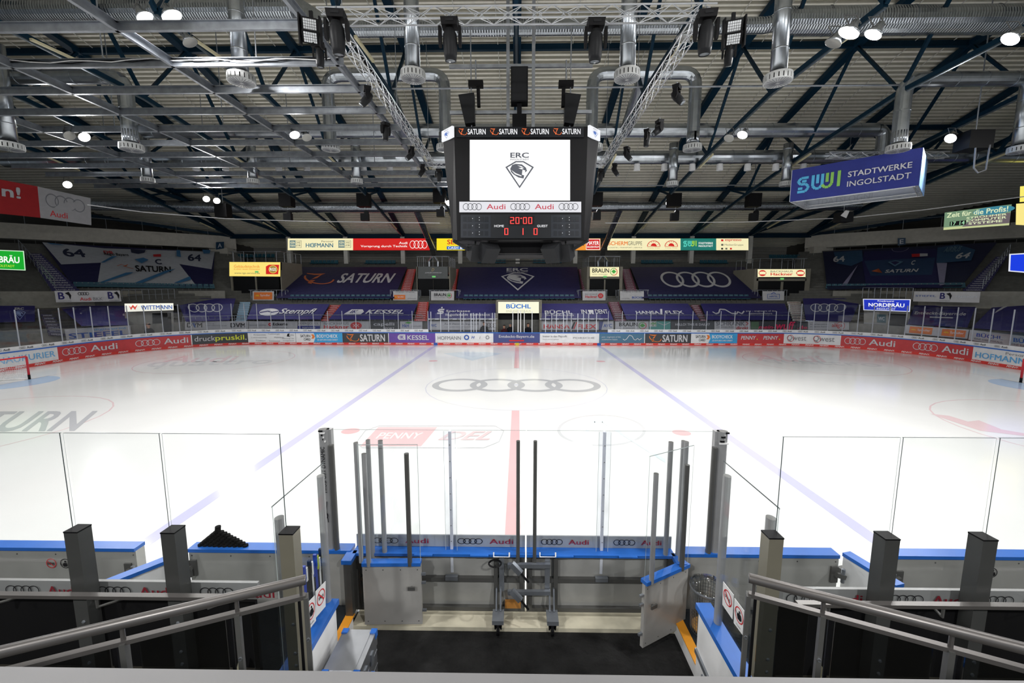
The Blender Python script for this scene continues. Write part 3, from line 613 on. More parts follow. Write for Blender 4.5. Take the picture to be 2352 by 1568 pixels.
SW = [('l', [(.34, .88), (.12, .88), (.05, .72), (.12, .56), (.28, .56), (.34, .4), (.28, .22), (.05, .22)], .1, None, 1.6)]
def swi(c1, c2, asp):
    L = lambda p, c: ('l', p, .12, c, asp)
    return [L([(.26, .86), (.1, .86), (.04, .74), (.04, .68), (.1, .56), (.2, .56), (.26, .44), (.26, .34), (.2, .2), (.03, .2)], c1), L([(.22, .7), (.12, .7)], c1), L([(.04, .36), (.14, .36)], c1),
            L([(.36, .92), (.36, .4), (.42, .26), (.5, .26), (.56, .4), (.56, .92)], c1), L([(.46, .92), (.46, .5)], c1), L([(.56, .4), (.62, .26), (.7, .26), (.76, .4), (.76, .92)], c2), L([(.66, .92), (.66, .5)], c2), L([(.9, .94), (.9, .22)], c2)]
def sub2(items, u0, v0, u1, v1):
    o = []
    for k, p, wd, c, asp in items: o.append((k, [(u0+(u1-u0)*a, v0+(v1-v0)*b) for a, b in p], wd*(v1-v0), c, asp))
    return o
KJ = [('r', 0, 0, .5, 1, E(90, 130, 140, .9)), ('t', 'KEIN', .07, .55, .45, .88, LY, .04), ('t', 'FAN', .07, .12, .45, .45, LY, .04), ('t', 'OHNE', .54, .55, .92, .88, EG, .02), ('t', 'JOB', .54, .12, .92, .45, EG, .04), ('r', 0, .98, 1, 1.02, EG), ('r', 0, -.02, 1, .02, EG), ('r', .99, 0, 1.02, 1, EG)]
GA = [('e', .5, .3, .4, .56, ER, .9, 0, 180), ('e', .5, .32, .18, .28, ER, 0, 0, 180)]+[('l', [(.5+.22*math.cos(a), .34+.34*math.sin(a)), (.5+.34*math.cos(a), .34+.48*math.sin(a))], .025, ER, 2.) for a in (.4, 1.1, 1.57, 2.04, 2.7)]+[('r', .12, .28, .88, .32, ER), ('t', 'Casey Dear', .12, .08, .88, .22, E(200, 170, 110, .9))]
for x0, x1, bg, lb, it in [
  (661, 811, LY, 'lit cream box reading HOFMANN Personal', sub(KJ, .03, .22, .21, .82)+[('t', 'HOFMANN', .28, .24, .7, .6, E(60, 110, 130), .05), ('e', .385, .42, .035, .2, E(150, 170, 160), .5), ('t', 'Personal', .52, .68, .7, .82, EG)]+sub(KJ, .78, .22, .97, .82)),
  (811, 987, ER, 'lit red box reading Audi Vorsprung durch Technik', [('t', 'Audi', .6, .52, .71, .72, EW, .02), ('t', 'Vorsprung durch Technik', .1, .2, .71, .44, EW, .02), ('g', .74, .15, .97, .82, EW, .86)]),
  (1003, 1100, E(250, 226, 40), 'lit yellow box reading SELGROS CASH & CARRY', [('t', 'SELGROS', .25, .5, .98, .9, ER, .05), ('r', .24, .06, .98, .34, EB), ('t', 'CASH & CARRY', .27, .1, .95, .3, EW, .03)]),
  (1308, 1345, E(240, 150, 50), 'lit orange box with a small black horse, beside the scoreboard', [('p', [(.45, .55), (.55, .7), (.8, .75), (.95, .8), (.85, .6), (.9, .35), (.75, .5), (.6, .5), (.5, .3)], EK)]),
  (1345, 1379, E(240, 150, 50), 'lit red and white box reading MAYER BAUZENTRUM', [('r', .03, .03, .97, .97, EW), ('r', .06, .08, .94, .92, ER), ('t', 'MAYER', .1, .46, .9, .78, EW, .05), ('t', 'BAUZENTRUM', .1, .2, .9, .36, EW, .03)]),
  (1395, 1478, LY, 'lit cream box reading SCHERM GRUPPE', [('t', 'SCHERM', .03, .42, .56, .76, EO, .04), ('t', 'GRUPPE', .57, .42, .96, .76, EG, .0), ('t', 'LOGISTIK | TRANSPORT | SERVICE', .03, .14, .96, .28, EG, 0)]),
  (1478, 1563, LY, 'lit cream box with two red gauge emblems', sub(GA, .05, .05, .5, .95)+sub(GA, .52, .05, .97, .95)),
  (1563, 1645, E(36, 128, 116, .85), 'lit green box reading SWI STADTWERKE INGOLSTADT', sub2(swi(E(90, 210, 190), E(170, 220, 60), 3.0), .07, .2, .47, .85)+[('t', 'STADTWERKE', .5, .52, .9, .68, EW, .03), ('t', 'INGOLSTADT', .5, .28, .9, .44, EW, .02)]),
  (1645, 1719, LY, 'lit cream box reading espresso MedienGruppe', [('t', 'espresso', .27, .72, .78, .94, ER, .03), ('t', 'MedienGruppe', .26, .34, .84, .54, EG, .01), ('r', .15, .76, .22, .92, ER), ('r', .15, .38, .22, .54, EG), ('r', .15, .06, .21, .2, EK), ('r', .28, .06, .34, .2, EG), ('r', .42, .06, .48, .2, ER)])]:
    lbox('light_box', lb, tq(x0, x1), bg, it, .3, G2)
lbox('light_box', 'lit yellow sign reading Gebäudetechnik and RGS over the left entrance', yq(21.6, 527, 601.5, 644, 602, 635, 634), E(252, 226, 120), [('t', 'Gebäudetechnik', .09, .6, .6, .8, EO, .01), ('t', 'in einer neuen Dimension', .09, .46, .6, .56, EO), ('t', 'www.rgs-service.de', .1, .14, .6, .28, EG),
    ('p', [(.72, .7), (.78, .82), (.98, .82), (.96, .16), (.72, .16)], ER), ('e', .86, .5, .085, .27, E(250, 220, 90), 0), ('e', .86, .5, .075, .24, E(160, 130, 60), 0), ('t', 'RGS', .8, .4, .92, .6, EW, .03)])
sheet('sign_board', 'dark grey sign reading JUWELIER DOHNKOOP over an upper entrance', 'sign', yq(21.6, 960, 612, 1028, 640), mt(80, 84, 84, .5), [('t', 'JUWELIER DOHNKOOP', .24, .42, .8, .54, LETW, .02), ('t', 'GOLDSCHMIEDE', .34, .28, .68, .34, GREY), ('t', 'D', .46, .62, .55, .86, mt(190, 170, 120, .5), .0, .3)], th=.15)
lbox('light_box', 'lit cream sign reading BRAUN over an upper entrance', yq(21.6, 1355, 613, 1422, 635), LY, sub(EBR, .06, .06, .96, .94))
lbox('light_box', 'lit cream sign reading BACKHAUS Hackner over the right entrance', yq(21.6, 1740, 618, 1850, 636), LY, sub(EHR, .27, .1, .97, .9)+sub(EHK, .02, .1, .18, .9)+sub(EHK, .8, .1, .98, .9))
lbox('light_box', 'lit cream sign reading BÜCHL EINE IDEE VORAUS above the middle gate', yq(16.6, 1144, 693, 1238, 719), E(250, 248, 220), [('t', 'BÜCHL', .2, .42, .8, .88, E(24, 108, 200), .07), ('t', 'EINE IDEE VORAUS', .2, .08, .8, .28, E(190, 190, 160), .0)])
lbox('light_box', 'lit white sign reading WITTMANN over the lower left entrance', wq([(286, 697), (398, 696), (399, 712), (287, 716)], (12.5, 14.5, 14.5, 12.5)), E(255, 252, 235), [('p', [(.08, .8), (.12, .2), (.16, .55), (.2, .2), (.26, .9), (.2, .55), (.16, .85), (.12, .5)], E(226, 70, 50)), ('t', 'WITTMANN', .32, .18, .97, .74, E(40, 86, 170), .05)])
ENB = E(22, 48, 190, .95)
lbox('light_box', 'lit blue sign reading NORDBRÄU INGOLSTADT over the lower right entrance', wq([(1982, 686), (2092, 687), (2090, 716), (1983, 712)], (14.5, 12.6, 12.6, 14.5)), E(225, 228, 240), [('r', .02, .06, .98, .94, ENB), ('t', 'NORDBRÄU', .12, .34, .88, .72, EW, .05), ('t', 'Privatbrauerei', .32, .76, .66, .9, EW, 0), ('t', 'INGOLSTADT', .3, .1, .7, .26, EW, .01)])
lbox('light_box', 'lit green NORDBRÄU sign at the left edge', wq([(-70, 571), (55, 576), (59, 621), (-70, 616)], (13, 15, 15, 13)), E(200, 240, 200), [('r', .02, .04, .98, .96, E(20, 168, 44)), ('t', 'NORDBRÄU', .06, .36, .9, .76, EW, .06), ('t', 'INGOLSTADT', .4, .14, .8, .26, E(200, 230, 60))])
lbox('light_box', 'lit plain blue sign with white border at the right edge', wq([(2318, 583), (2420, 577), (2420, 632), (2316, 623)], (14, 12.5, 12.5, 14)), E(225, 228, 240), [('r', .04, .06, .98, .94, E(20, 60, 225))])
lbox('light_box', 'lit Ströhmer Computer Systeme sign with clock digits on the right fascia', wq([(2170, 488), (2324, 469), (2318, 517), (2167, 528)], (19.5, 16, 16, 19.5)), E(120, 150, 120, .9), [('r', 0, 0, 1, .14, E(196, 205, 150)), ('e', .75, .8, .3, .2, E(60, 130, 150), 0), ('p', [(.3, .1), (1, .1), (1, .6), (.5, .6)], E(110, 100, 105, .9)),
    ('t', 'Zeit für die Profis!', .04, .68, .96, .94, E(225, 235, 190), .04), ('t', 'STRÖHMER', .36, .5, .95, .62, E(225, 235, 190), .04), ('t', 'COMPUTER', .36, .34, .95, .46, E(225, 235, 190), .04), ('t', 'SYSTEME', .4, .18, .9, .3, E(225, 235, 190), .04), ('r', .1, .2, .36, .44, EK), ('t', '17', .12, .22, .2, .42, E(170, 230, 180), .02), ('t', '14', .26, .22, .34, .42, E(170, 230, 180), .02)])
lbox('light_box', 'lit yellow sign with dark top panel cut by the right edge', wq([(2334, 468), (2440, 458), (2440, 522), (2333, 516)], (14.6, 13, 13, 14.6)), E(250, 232, 140), [('t', 'UNSER', .2, .3, .9, .6, E(150, 120, 30), .03)])
lbox('light_box', 'upper lit yellow sign cut by the right edge', wq([(2343, 428), (2440, 418), (2440, 455), (2342, 464)], (14.6, 13, 13, 14.6)), E(250, 236, 110), [('t', 'WK', .3, .2, .9, .8, EW, .03)])
# hanging red and white banner left
f_ = wq([(-120, 390), (86, 428), (93, 500), (-120, 478)], (9, 13.2, 13.2, 9))
sheet('hanging_banner', 'red hanging banner ending in n! at the left edge', 'banner', f_, mt(176, 28, 34, .7, bump=.3, bs=1), [('t', 'n!', .56, .52, .78, .86, LETW, .06)])
sheet('hanging_banner', 'white hanging banner with Audi rings next to the red one', 'banner', wq([(86, 428), (208, 455), (210, 517), (93, 500)], (13.2, 15.8, 15.8, 13.2)), mt(176, 176, 180, .7, bump=.3, bs=1), [('g', .12, .4, .88, .86, GREY, .84), ('t', 'Audi', .18, .1, .52, .3, RED, .03)])
# ================================================================ FABRIC BANNERS ON THE SEATS
def bq(*q, lift=.45): return tuple(CP(a, b, lift) for a, b in q)
def banner(lb, quad, items, bg=None, grp='big seat banners', F=None):
    f = qmap(*quad, toward=V((0, 0, 60))); m = M().slab(f, bg or NAVY, .03, 0, 1).art(f, items, .02, .008)
    return single(m, 'seat_banner', lb, 'banner', grp)
OGB = mt(206, 104, 58, .6)
banner('big navy seat banner with orange swirl and SATURN', bq((674, 613), (935, 613), (905, 684), (634, 684)), [('sat', .14, .4, .42, .78, OGB), ('t', 'SATURN', .45, .44, .93, .76, LETW, .06, .25)], NAVYD)
banner('big navy seat banner with ERC INGOLSTADT panther diamond', bq((1056, 613), (1326, 613), (1335, 684), (1047, 684)), [('t', 'ERC', .4, .84, .58, .95, LETW, .1), ('t', 'INGOLSTADT', .4, .79, .58, .82, LETW, .02), ('pan', .355, .2, .635, .78, LETW, NAVYD)], NAVYD)
banner('big navy seat banner with four white rings', bq((1448, 613), (1710, 613), (1749, 684), (1476, 684)), [('g', .22, .3, .82, .82, LETW, .8)], NAVYD)
LG = 'low seat banners'
banner('low purple banner reading Stempfl', bq((581, 698), (757, 698), (736, 733), (567, 733)), [('e', .26, .44, .13, .24, LETW, 0), ('l', [(.14, .4), (.24, .5), (.3, .42), (.38, .5)], .06, NAVY, 4), ('t', 'Stempfl', .4, .22, .88, .66, LETW, .04, .3)], None, LG)
banner('low purple banner reading KESSEL with IK mark', bq((785, 698), (958, 698), (944, 733), (755, 733)), [('p', [(.14, .34), (.19, .62), (.33, .62), (.37, .46), (.35, .3), (.14, .3)], LETW), ('t', 'IK', .2, .36, .29, .56, NAVY, .04, .2), ('t', 'KESSEL', .4, .32, .88, .58, LETW, .05, .2)], None, LG)
banner('low purple banner reading Sparkasse Ingolstadt', bq((988, 697.5), (1138, 697.5), (1138, 733), (982, 733)), [('l', [(.23, .6), (.15, .6), (.14, .5), (.22, .46), (.21, .36), (.13, .36)], .09, LETW, 4), ('e', .19, .72, .012, .05, LETW, 0), ('t', 'Sparkasse', .26, .38, .62, .56, LETW, .02), ('t', 'Ingolstadt Eichstätt', .26, .14, .92, .32, LETW, .02)], None, LG)
banner('low purple banner reading BÜCHL and IN DENT', bq((1243, 697), (1394, 697), (1409, 734), (1243, 734)), [('t', 'BÜCHL', .05, .32, .45, .58, LETW, .06), ('t', 'ENTSORGUNG', .06, .2, .46, .28, LETW), ('t', 'IN', .58, .32, .66, .58, LETW, .04), ('p', [(.68, .56), (.76, .56), (.75, .3), (.73, .3), (.72, .4), (.71, .3), (.69, .3)], LETW), ('t', 'DENT', .78, .32, .96, .58, LETW, .04)], None, LG)
banner('low purple banner reading HANSA FLEX', bq((1425, 697), (1580, 697), (1606, 733), (1439, 733)), [('t', 'HANSA', .17, .3, .5, .5, LETW, .06), ('p', [(.5, .28), (.53, .28), (.57, .62), (.54, .62)], LETW), ('t', 'FLEX', .59, .3, .84, .5, LETW, .06)], None, LG)
banner('low purple banner with white wave and psw text', bq((1609, 697), (1802, 697), (1817, 734), (1625, 734)), [('l', [(.1, .46), (.13, .34), (.17, .4), (.2, .62), (.26, .6), (.32, .36), (.38, .34), (.4, .46), (.44, .34), (.48, .5)], .07, LETW, 5), ('t', 'psw - engineers of the', .5, .44, .86, .54, LETW), ('t', 'automotive future', .52, .3, .8, .4, LETW)], None, LG)
def kz(*q): return tuple(P(a, b, Y=Y) for a, b, Y in q)
banner('low purple corner banner with four white rings, left of the WITTMANN entrance stairs', kz((405, 685, 18.4), (541, 685, 19.5), (528, 735, 16.2), (427, 738, 15.2)), [('g', .14, .36, .8, .74, LETW, .84)], None, LG)
banner('low purple corner banner with four white rings, near the NORDBRÄU entrance', kz((1844, 685, 19.5), (1978, 685, 18.4), (1954, 738, 15.2), (1851, 735, 16.2)), [('g', .12, .36, .8, .74, LETW, .84)], None, LG)
banner('left slanted purple banner reading Entdeckt-Bayern.de', kz((134, 702, 12.6), (292, 702, 15), (296, 746, 12), (187, 748, 9.6)), [('t', 'Entdeckt-Bayern.de', .2, .4, .94, .6, LETW, .04), ('r', .4, .3, .76, .35, LETW)], None, LG)
banner('right purple banner reading Entdeckt-Bayern.de', kz((2100, 701, 15), (2242, 702, 12.6), (2222, 751, 9.6), (2084, 744, 12)), [('t', 'Entdeckt-Bayern.de', .06, .45, .9, .65, LETW, .04), ('r', .34, .34, .72, .39, LETW)], None, LG)
banner('purple banner with big white COM lettering at the right edge', kz((2296, 688, 13), (2440, 684, 10.4), (2440, 770, 6), (2232, 752, 9.2)), [('t', 'COM', .12, .34, .86, .8, LETW, .07, .3)], None, LG)
banner('small purple banner with ERC diamond at the left edge', kz((-40, 702, 9), (80, 702, 11), (80, 738, 9.6), (-40, 740, 7.6)), [('t', 'ERC', .6, .72, .78, .86, LETW, .06), ('pan', .58, .08, .82, .68, mt(150, 170, 220, .6), NAVY)], None, LG)
# jersey banners on the corner stands
JW = mt(190, 194, 202, .75, bump=.3, bs=1, nm='jersey_white'); JB = mt(60, 120, 170, .7); JD = mt(30, 40, 72, .7)
f = lambda: 0
q = (KP(97, 557), KP(493, 579), KP(488, 657), KP(165, 652))
F = qmap(*q)
def UV(px, py, q=q):   # photo position to banner coordinates
    lo = None; bu, bv, bd = 0, 0, 1e9
    rng = [(0, 1, 0, 1)]
    u, v = .5, .5; st = .5
    def pr(p):
        d = p-CAM; z = d.dot(FW); return 1176+FPX*d.dot(RT)/z, 784-FPX*d.dot(UP)/z
    for _ in range(40):
        best = min(((u+i*st, v+j*st) for i in (-1, 0, 1) for j in (-1, 0, 1)), key=lambda t: (pr(F(*t))[0]-px)**2+(pr(F(*t))[1]-py)**2)
        if best == (u, v): st *= .6
        u, v = best
    return (u, v)
def pp(pts): return [UV(a, b) for a, b in pts]
def tb(tx, x0, y0, x1, y1, m_, bo=.03, sh=0):
    a, b = UV(x0, y1), UV(x1, y0); return ('t', tx, a[0], a[1], b[0], b[1], m_, bo, sh)
items = [('p', pp([(97, 557), (240, 571), (398, 576), (493, 579), (486, 619), (412, 607), (448, 653), (224, 653), (232, 604), (141, 608)]), JW),
  tb('64', 150, 574, 190, 590, JD, .08), tb('64', 432, 586, 462, 600, JD, .08), tb('C', 358, 597, 370, 608, JD, .06), tb('SATURN', 313, 614, 392, 625, LETB, .07, .1),
  ('p', pp([(300, 574), (335, 576), (332, 582), (318, 585), (302, 582)]), JD), tb('DB', 240, 579, 258, 584, RED, .06), tb('Regio Bayern', 242, 585, 294, 590, LETB, .02),
  ('p', pp([(352, 587), (370, 586), (370, 592), (353, 592)]), RED), ('p', pp([(228, 652), (238, 652), (300, 632), (308, 628), (290, 629)]), JB), ('p', pp([(310, 653), (328, 653), (405, 620), (380, 625)]), JB),
  ('p', pp([(400, 653), (414, 653), (440, 645), (436, 638)]), JB), ('p', pp([(232, 607), (240, 607), (270, 592), (258, 592)]), JB), ('p', pp([(406, 578), (414, 578), (416, 594), (406, 592)]), JB), ('p', pp([(465, 577), (484, 578), (482, 586), (468, 586)]), JB),
  ('p', pp([(310, 600), (330, 596), (342, 601), (326, 609)]), JB), ('p', pp([(108, 562), (140, 566), (150, 569), (118, 566)]), JB),
  ('l', pp([(270, 616), (280, 612), (288, 616), (296, 620), (308, 622)]), .01, OGB, 3), ('p', pp([(283, 617), (296, 612), (290, 618)]), OGB)]
m = M().slab(F, NAVYD, .04).art(F, items, .03, .012)
single(m, 'jersey_banner', 'giant white and blue hockey jersey banner spread over the left corner seats', 'banner')
q = (KP(1890, 578, sg=-1), KP(2290, 556, sg=-1), KP(2208, 657, sg=-1), KP(1900, 664, sg=-1)); F = qmap(*q)
JN = mt(34, 32, 88, .75, bump=.3, bs=1); JT = mt(44, 82, 118, .75); JV = mt(150, 146, 178, .75)
items = [('p', pp([(1985, 578), (2150, 572), (2160, 600), (2165, 662), (1990, 662), (1980, 600)]), JN), ('p', pp([(1985, 600), (2148, 592), (2140, 632), (2000, 634)]), mt(38, 66, 106, .75)),
  ('p', pp([(1915, 580), (1980, 576), (1982, 600), (1955, 612), (1922, 606)]), JT), ('p', pp([(2153, 570), (2200, 563), (2240, 575), (2230, 600), (2150, 606)]), JT),
  ('p', pp([(1932, 658), (1945, 656), (1970, 610)]), JV), ('p', pp([(2151, 606), (2175, 606), (2168, 656), (2158, 658)]), JV),
  tb('64', 1914, 590, 1940, 604, LETW, .08), tb('64', 2192, 582, 2232, 597, LETW, .08), tb('C', 2091, 601, 2103, 611, LETW, .06), tb('SATURN', 2032, 620, 2110, 630, LETW, .07, .1),
  ('p', pp([(2001, 626), (2018, 620), (2012, 628), (2026, 630)]), OGB), ('p', pp([(2093, 587), (2112, 586), (2112, 593), (2094, 594)]), RED), ('p', pp([(2112, 586), (2130, 586), (2130, 592), (2112, 593)]), LETW),
  ('p', pp([(2038, 606), (2056, 602), (2074, 605), (2055, 616)]), mt(90, 130, 160, .7)), ('p', pp([(2044, 606), (2056, 604), (2066, 606), (2055, 613)]), JN), tb('AIRBUS', 2166, 570, 2210, 584, mt(110, 140, 160, .7), .02),
  ('e', *UV(2067, 575), .05, .1, JV, .94, 180, 360)]
m = M().slab(F, mt(26, 30, 66, .75, bump=.3, bs=1), .04).art(F, items, .03, .012)
single(m, 'jersey_banner', 'giant dark navy hockey jersey banner spread over the right corner seats', 'banner')
# ================================================================ ROOF STEEL
def tz(y): return lerp(TN, y)
def bz(y): return lerp(BN, y)
TUBL = mt(208, 200, 165, .5, nm='tube_lamp_off'); TRAY = mt(96, 108, 116, .4, .6, nm='cable_tray')
TS = [-14.7, -7.05, 0, 7.05, 14.7, 22.05]; BS = [-11.15, -3.55, 3.55, 11.15, 18.65]
side_w = lambda k: 'straight above the scoreboard' if k == 0 else '%s roof truss %s of the one above the scoreboard' % (ORDS[abs(k)-1], 'left' if k < 0 else 'right')
for k in range(-5, 6):
    X = k*BAY
    t = thing('roof_truss', 'dark teal steel truss, '+side_w(k), 'truss', (X, 30.2, 7.0), 'dark teal roof trusses')
    m = M(); pts = TS[1:]+[30.4]
    for a, b in zip(pts, pts[1:]): m.bar((X, a, tz(a)), (X, b, tz(b)), .48, .3, TEAL)
    m.build('top_chord', t)
    m = M(); pts = BS[1:]+[30.4]
    for a, b in zip(pts, pts[1:]): m.bar((X, a, bz(a)), (X, b, bz(b)), .2, .2, TEAL).bar((X, a, bz(a)-.14), (X, b, bz(b)-.14), .1, .06, TRAY)
    m.build('bottom_chord', t)
    for i, b in enumerate(BS):
        for a in (TS[i], TS[i+1]):
            if a < -8 or b < -8: continue
            M().bar((X, b, bz(b)), (X, a, tz(a)), .15, .15, TEAL).build('diagonal', t)
    for a in (-2, 10.6, 25):
        if k: M().bar((X+.16, a, bz(a)-.2), (X+.16, a+2.2, bz(a+2.2)-.2), .12, .1, TUBL).build('tube_lamp', t)
for y, nm in ((7.05, 'nearest'), (14.7, 'middle'), (22.05, 'farthest')):
    single(M().box((-34, y-.12, tz(y)-.12), (34, y+.12, tz(y)+.2), TEAL), 'roof_purlin', 'long dark teal purlin across the roof, %s of the three from the camera' % nm, 'beam', 'long purlins under the roof sheet')
for X, Y0, Z0, X1, Y1, Z1, nm in ((-27.3, 30.2, 11.2, -42, 12, 17, 'upper left corner'), (-34, 30.4, 11, -50, 20, 13, 'lower left corner'), (27.3, 30.2, 11.2, 42, 12, 17, 'upper right corner'), (34, 30.4, 11, 50, 20, 13, 'lower right corner'), (-34, 30, 11.1, -37, 8, 17, 'steep left corner'), (34, 30, 11.1, 37, 8, 17, 'steep right corner')):
    single(M().bar((X, Y0, Z0), (X1, Y1, Z1), .3, .3, TEAL), 'hip_rafter', 'dark teal rafter fanning out over the %s of the hall' % nm, 'beam', 'rafters over the hall corners')
for y, z, nm in ((3.6, 15.6, 'nearer'), (18.7, 14.0, 'farther')):
    single(M().tube([(-30, y, z), (34, y, z)], .05, GALV, 8), 'roof_pipe', 'thin grey pipe running across under the roof, %s one' % nm, 'pipe', 'thin pipes across the roof')
# ================================================================ AIR DUCTS
def ductmat(sc_, ax):
    m = DUCT.copy(); m.name = 'ribbed_duct'; nt = m.node_tree; B = nt.nodes['Principled BSDF']
    tc = nt.nodes.new('ShaderNodeTexCoord'); wv = nt.nodes.new('ShaderNodeTexWave'); wv.bands_direction = ax; wv.inputs['Scale'].default_value = sc_; wv.inputs['Distortion'].default_value = .3
    b = nt.nodes.new('ShaderNodeBump'); b.inputs['Strength'].default_value = .5; b.inputs['Distance'].default_value = .03
    nt.links.new(tc.outputs['Object'], wv.inputs['Vector']); nt.links.new(wv.outputs['Fac'], b.inputs['Height']); nt.links.new(b.outputs['Normal'], B.inputs['Normal']); return m
DR = ductmat(2.4, 'X')
def duct(m, pts, r, mat=DUCT, ring=1.5):
    m.tube(pts, r, mat, 18)
    for a, b in zip(pts, pts[1:]):
        a, b = V(a), V(b); L = (b-a).length; d = (b-a).normalized(); q = ring*.5
        while q < L-.3: m.tube([a+d*q, a+d*(q+.07)], r*1.035, mat, 18); q += ring
def bend(a, c, b, r, n=5):
    """round the corner c between a and b"""
    a, b, c = V(a), V(b), V(c); p = c+(a-c).normalized()*r; q = c+(b-c).normalized()*r
    return [p.lerp(c, t).lerp(c.lerp(q, t), t) for t in [i/n for i in range(n+1)]]
z = P(1950, 48, Y=2).z
m = M(); duct(m, [(13.2, 2, z), (46, 2, z)], .62, DR, 4); zc = P(1200, 64, Y=2).z
duct(m, [(-9.5, 2, zc), (12.2, 2, zc), (13.2, 2, z)], .36, DR, 4)
zl = P(400, 24, Y=2).z; duct(m, [(-40, 2, zl), (-11, 2, zl), (-9.5, 2, zc)], .55, DR, 4)
single(m, 'air_duct', 'big ribbed silver duct crossing the top of the photo, nearest the camera', 'duct', 'silver air ducts', smooth=False)
z = P(1800, 300, Y=10.5).z; x0 = P(330, 290, Y=10.5).x; x1 = P(2010, 300, Y=10.5).x
m = M(); duct(m, [(x0, 10.5, z+.2), (x1, 10.5, z)], .46); duct(m, bend((x1, 10.5, z), (x1+.6, 10.5, z), (x1+.6, 10.5, z-2), .5)+[(x1+.6, 10.5, z-1.6)], .4)
single(m, 'air_duct', 'long smooth silver duct just above the scoreboard top', 'duct', 'silver air ducts')
z = P(1700, 361, Y=13).z
m = M(); duct(m, [(-40, 13, z), (-5, 13, z), (5, 13, z), (40, 13, z)], .5)
single(m, 'air_duct', 'long smooth silver duct level with the middle of the screen', 'duct', 'silver air ducts')
z = P(1700, 473, Y=23).z
m = M(); duct(m, [(-44, 21, z), (-30, 23, z), (10, 23, z)], .54, DR, 5); duct(m, [(10, 23, z), (34, 23, z)], .46, DR, 5)
single(m, 'air_duct', 'far ribbed silver duct behind the lower part of the scoreboard', 'duct', 'silver air ducts')
def arch(xa, xb, y, zt, zb, lb, trunk=None, op=False):
    m = M(); A, B_, C_, D_ = (xa, y, zb), (xa, y, zt), (xb, y, zt), (xb, y, zb)
    pts = ([V(A)] + bend(A, B_, C_, .8) if not op else [V(B_)])
    pts += bend(B_, C_, D_, .8)+[V(D_)]
    duct(m, pts, .36)
    if trunk: duct(m, [(trunk, y, zt), (trunk, 10.4, P(1800, 300, Y=10.5).z)], .42)
    single(m, 'branch_duct', lb, 'duct', 'bent branch ducts')
yB = P(1590, 345, X=10.6).y; zt = P(900, 172, Y=yB).z; yC = P(2062, 347, X=20.6).y; yD = P(303, 345, X=-20.6).y
arch(-11.4, -4.35, yB, zt, 13.6, 'silver branch duct bent down at both ends, left of the scoreboard', -8)
arch(4.5, 10.6, yB, zt, 13.6, 'silver branch duct bent down at both ends, right of the scoreboard', 7.6)
arch(36, 20.6, yC, P(2200, 182, Y=yC).z, 12.6, 'silver branch duct bent down at one end above the blue hanging banner', None, True)
arch(-36, -20.6, yD, P(200, 176, Y=yD).z, 12.6, 'silver branch duct bent down at one end above the grid of beams', None, True)
for s_, nm in ((-1, 'left'), (1, 'right')):
    m = M(); a = P(1190+s_*235, 480, Y=23.2); b = P(1190+s_*196, 572, Y=27.5); duct(m, [a, b], .32)
    c = P(1190+s_*194, 585, Y=28); m.tube([b, c], .3, DUCT, 12)
    for q in (-1, 1): m.tube([c, P(1190+s_*194+q*10, 600, Y=28), P(1190+s_*194+q*10, 612, Y=28)], .14, DUCT, 10)
    single(m, 'slanted_duct', 'grey slanted duct forking above the %s upper entrance sign' % ('JUWELIER' if s_ < 0 else 'BRAUN'), 'duct', 'slanted ducts at the far stand')
def slotdisc(t, c, rt, rd):
    m = M().tube([c+V((0, 0, .3)), c+V((0, 0, t))], rt, DUCT, 18)
    for h in (1.2, 2.6):
        if h < t-.1: m.tube([c+V((0, 0, h)), c+V((0, 0, h+.05))], rt*1.04, DUCT, 18)
    return m
DW_ = mt(190, 192, 192, .4, .3, nm='diffuser_white')
def diffuser(c, L, rt, rd, lb):
    t = thing('air_diffuser', lb, 'diffuser', c, 'round ceiling air diffusers')
    slotdisc(L, c, rt, rd).build('duct_pipe', t, True)
    m = M().lathe(c, [(rd*.8, .32), (rd, .3), (rd, .22)], DW_, 24).lathe(c, [(rd, .04), (rd, .0)], DW_, 24)
    m.lathe(c, [(rd*.96, .22), (rd*.96, .04)], BLACK2, 24)
    for i in range(20):
        a = 2*math.pi*i/20; m.bar(c+V((rd*math.cos(a), rd*math.sin(a), .03)), c+V((rd*math.cos(a), rd*math.sin(a), .23)), .12*rd/.5, .02, DW_, (math.cos(a), math.sin(a), 0))
    sr_ = m.build('slotted_ring', t)
    m = M().lathe(c, [(rd, 0), (rd*.3, -.02), (0.001, -.03)], DW_, 24)
    for i in range(24):
        a = 2*math.pi*i/24; d = V((math.cos(a), math.sin(a), 0)); e = V((math.cos(a+.12), math.sin(a+.12), 0))
        m.bar(c+d*rd*.15+V((0, 0, -.035)), c+e*rd*.92+V((0, 0, -.01)), .018, .012, GREY)
    m.build('swirl_plate', sr_)
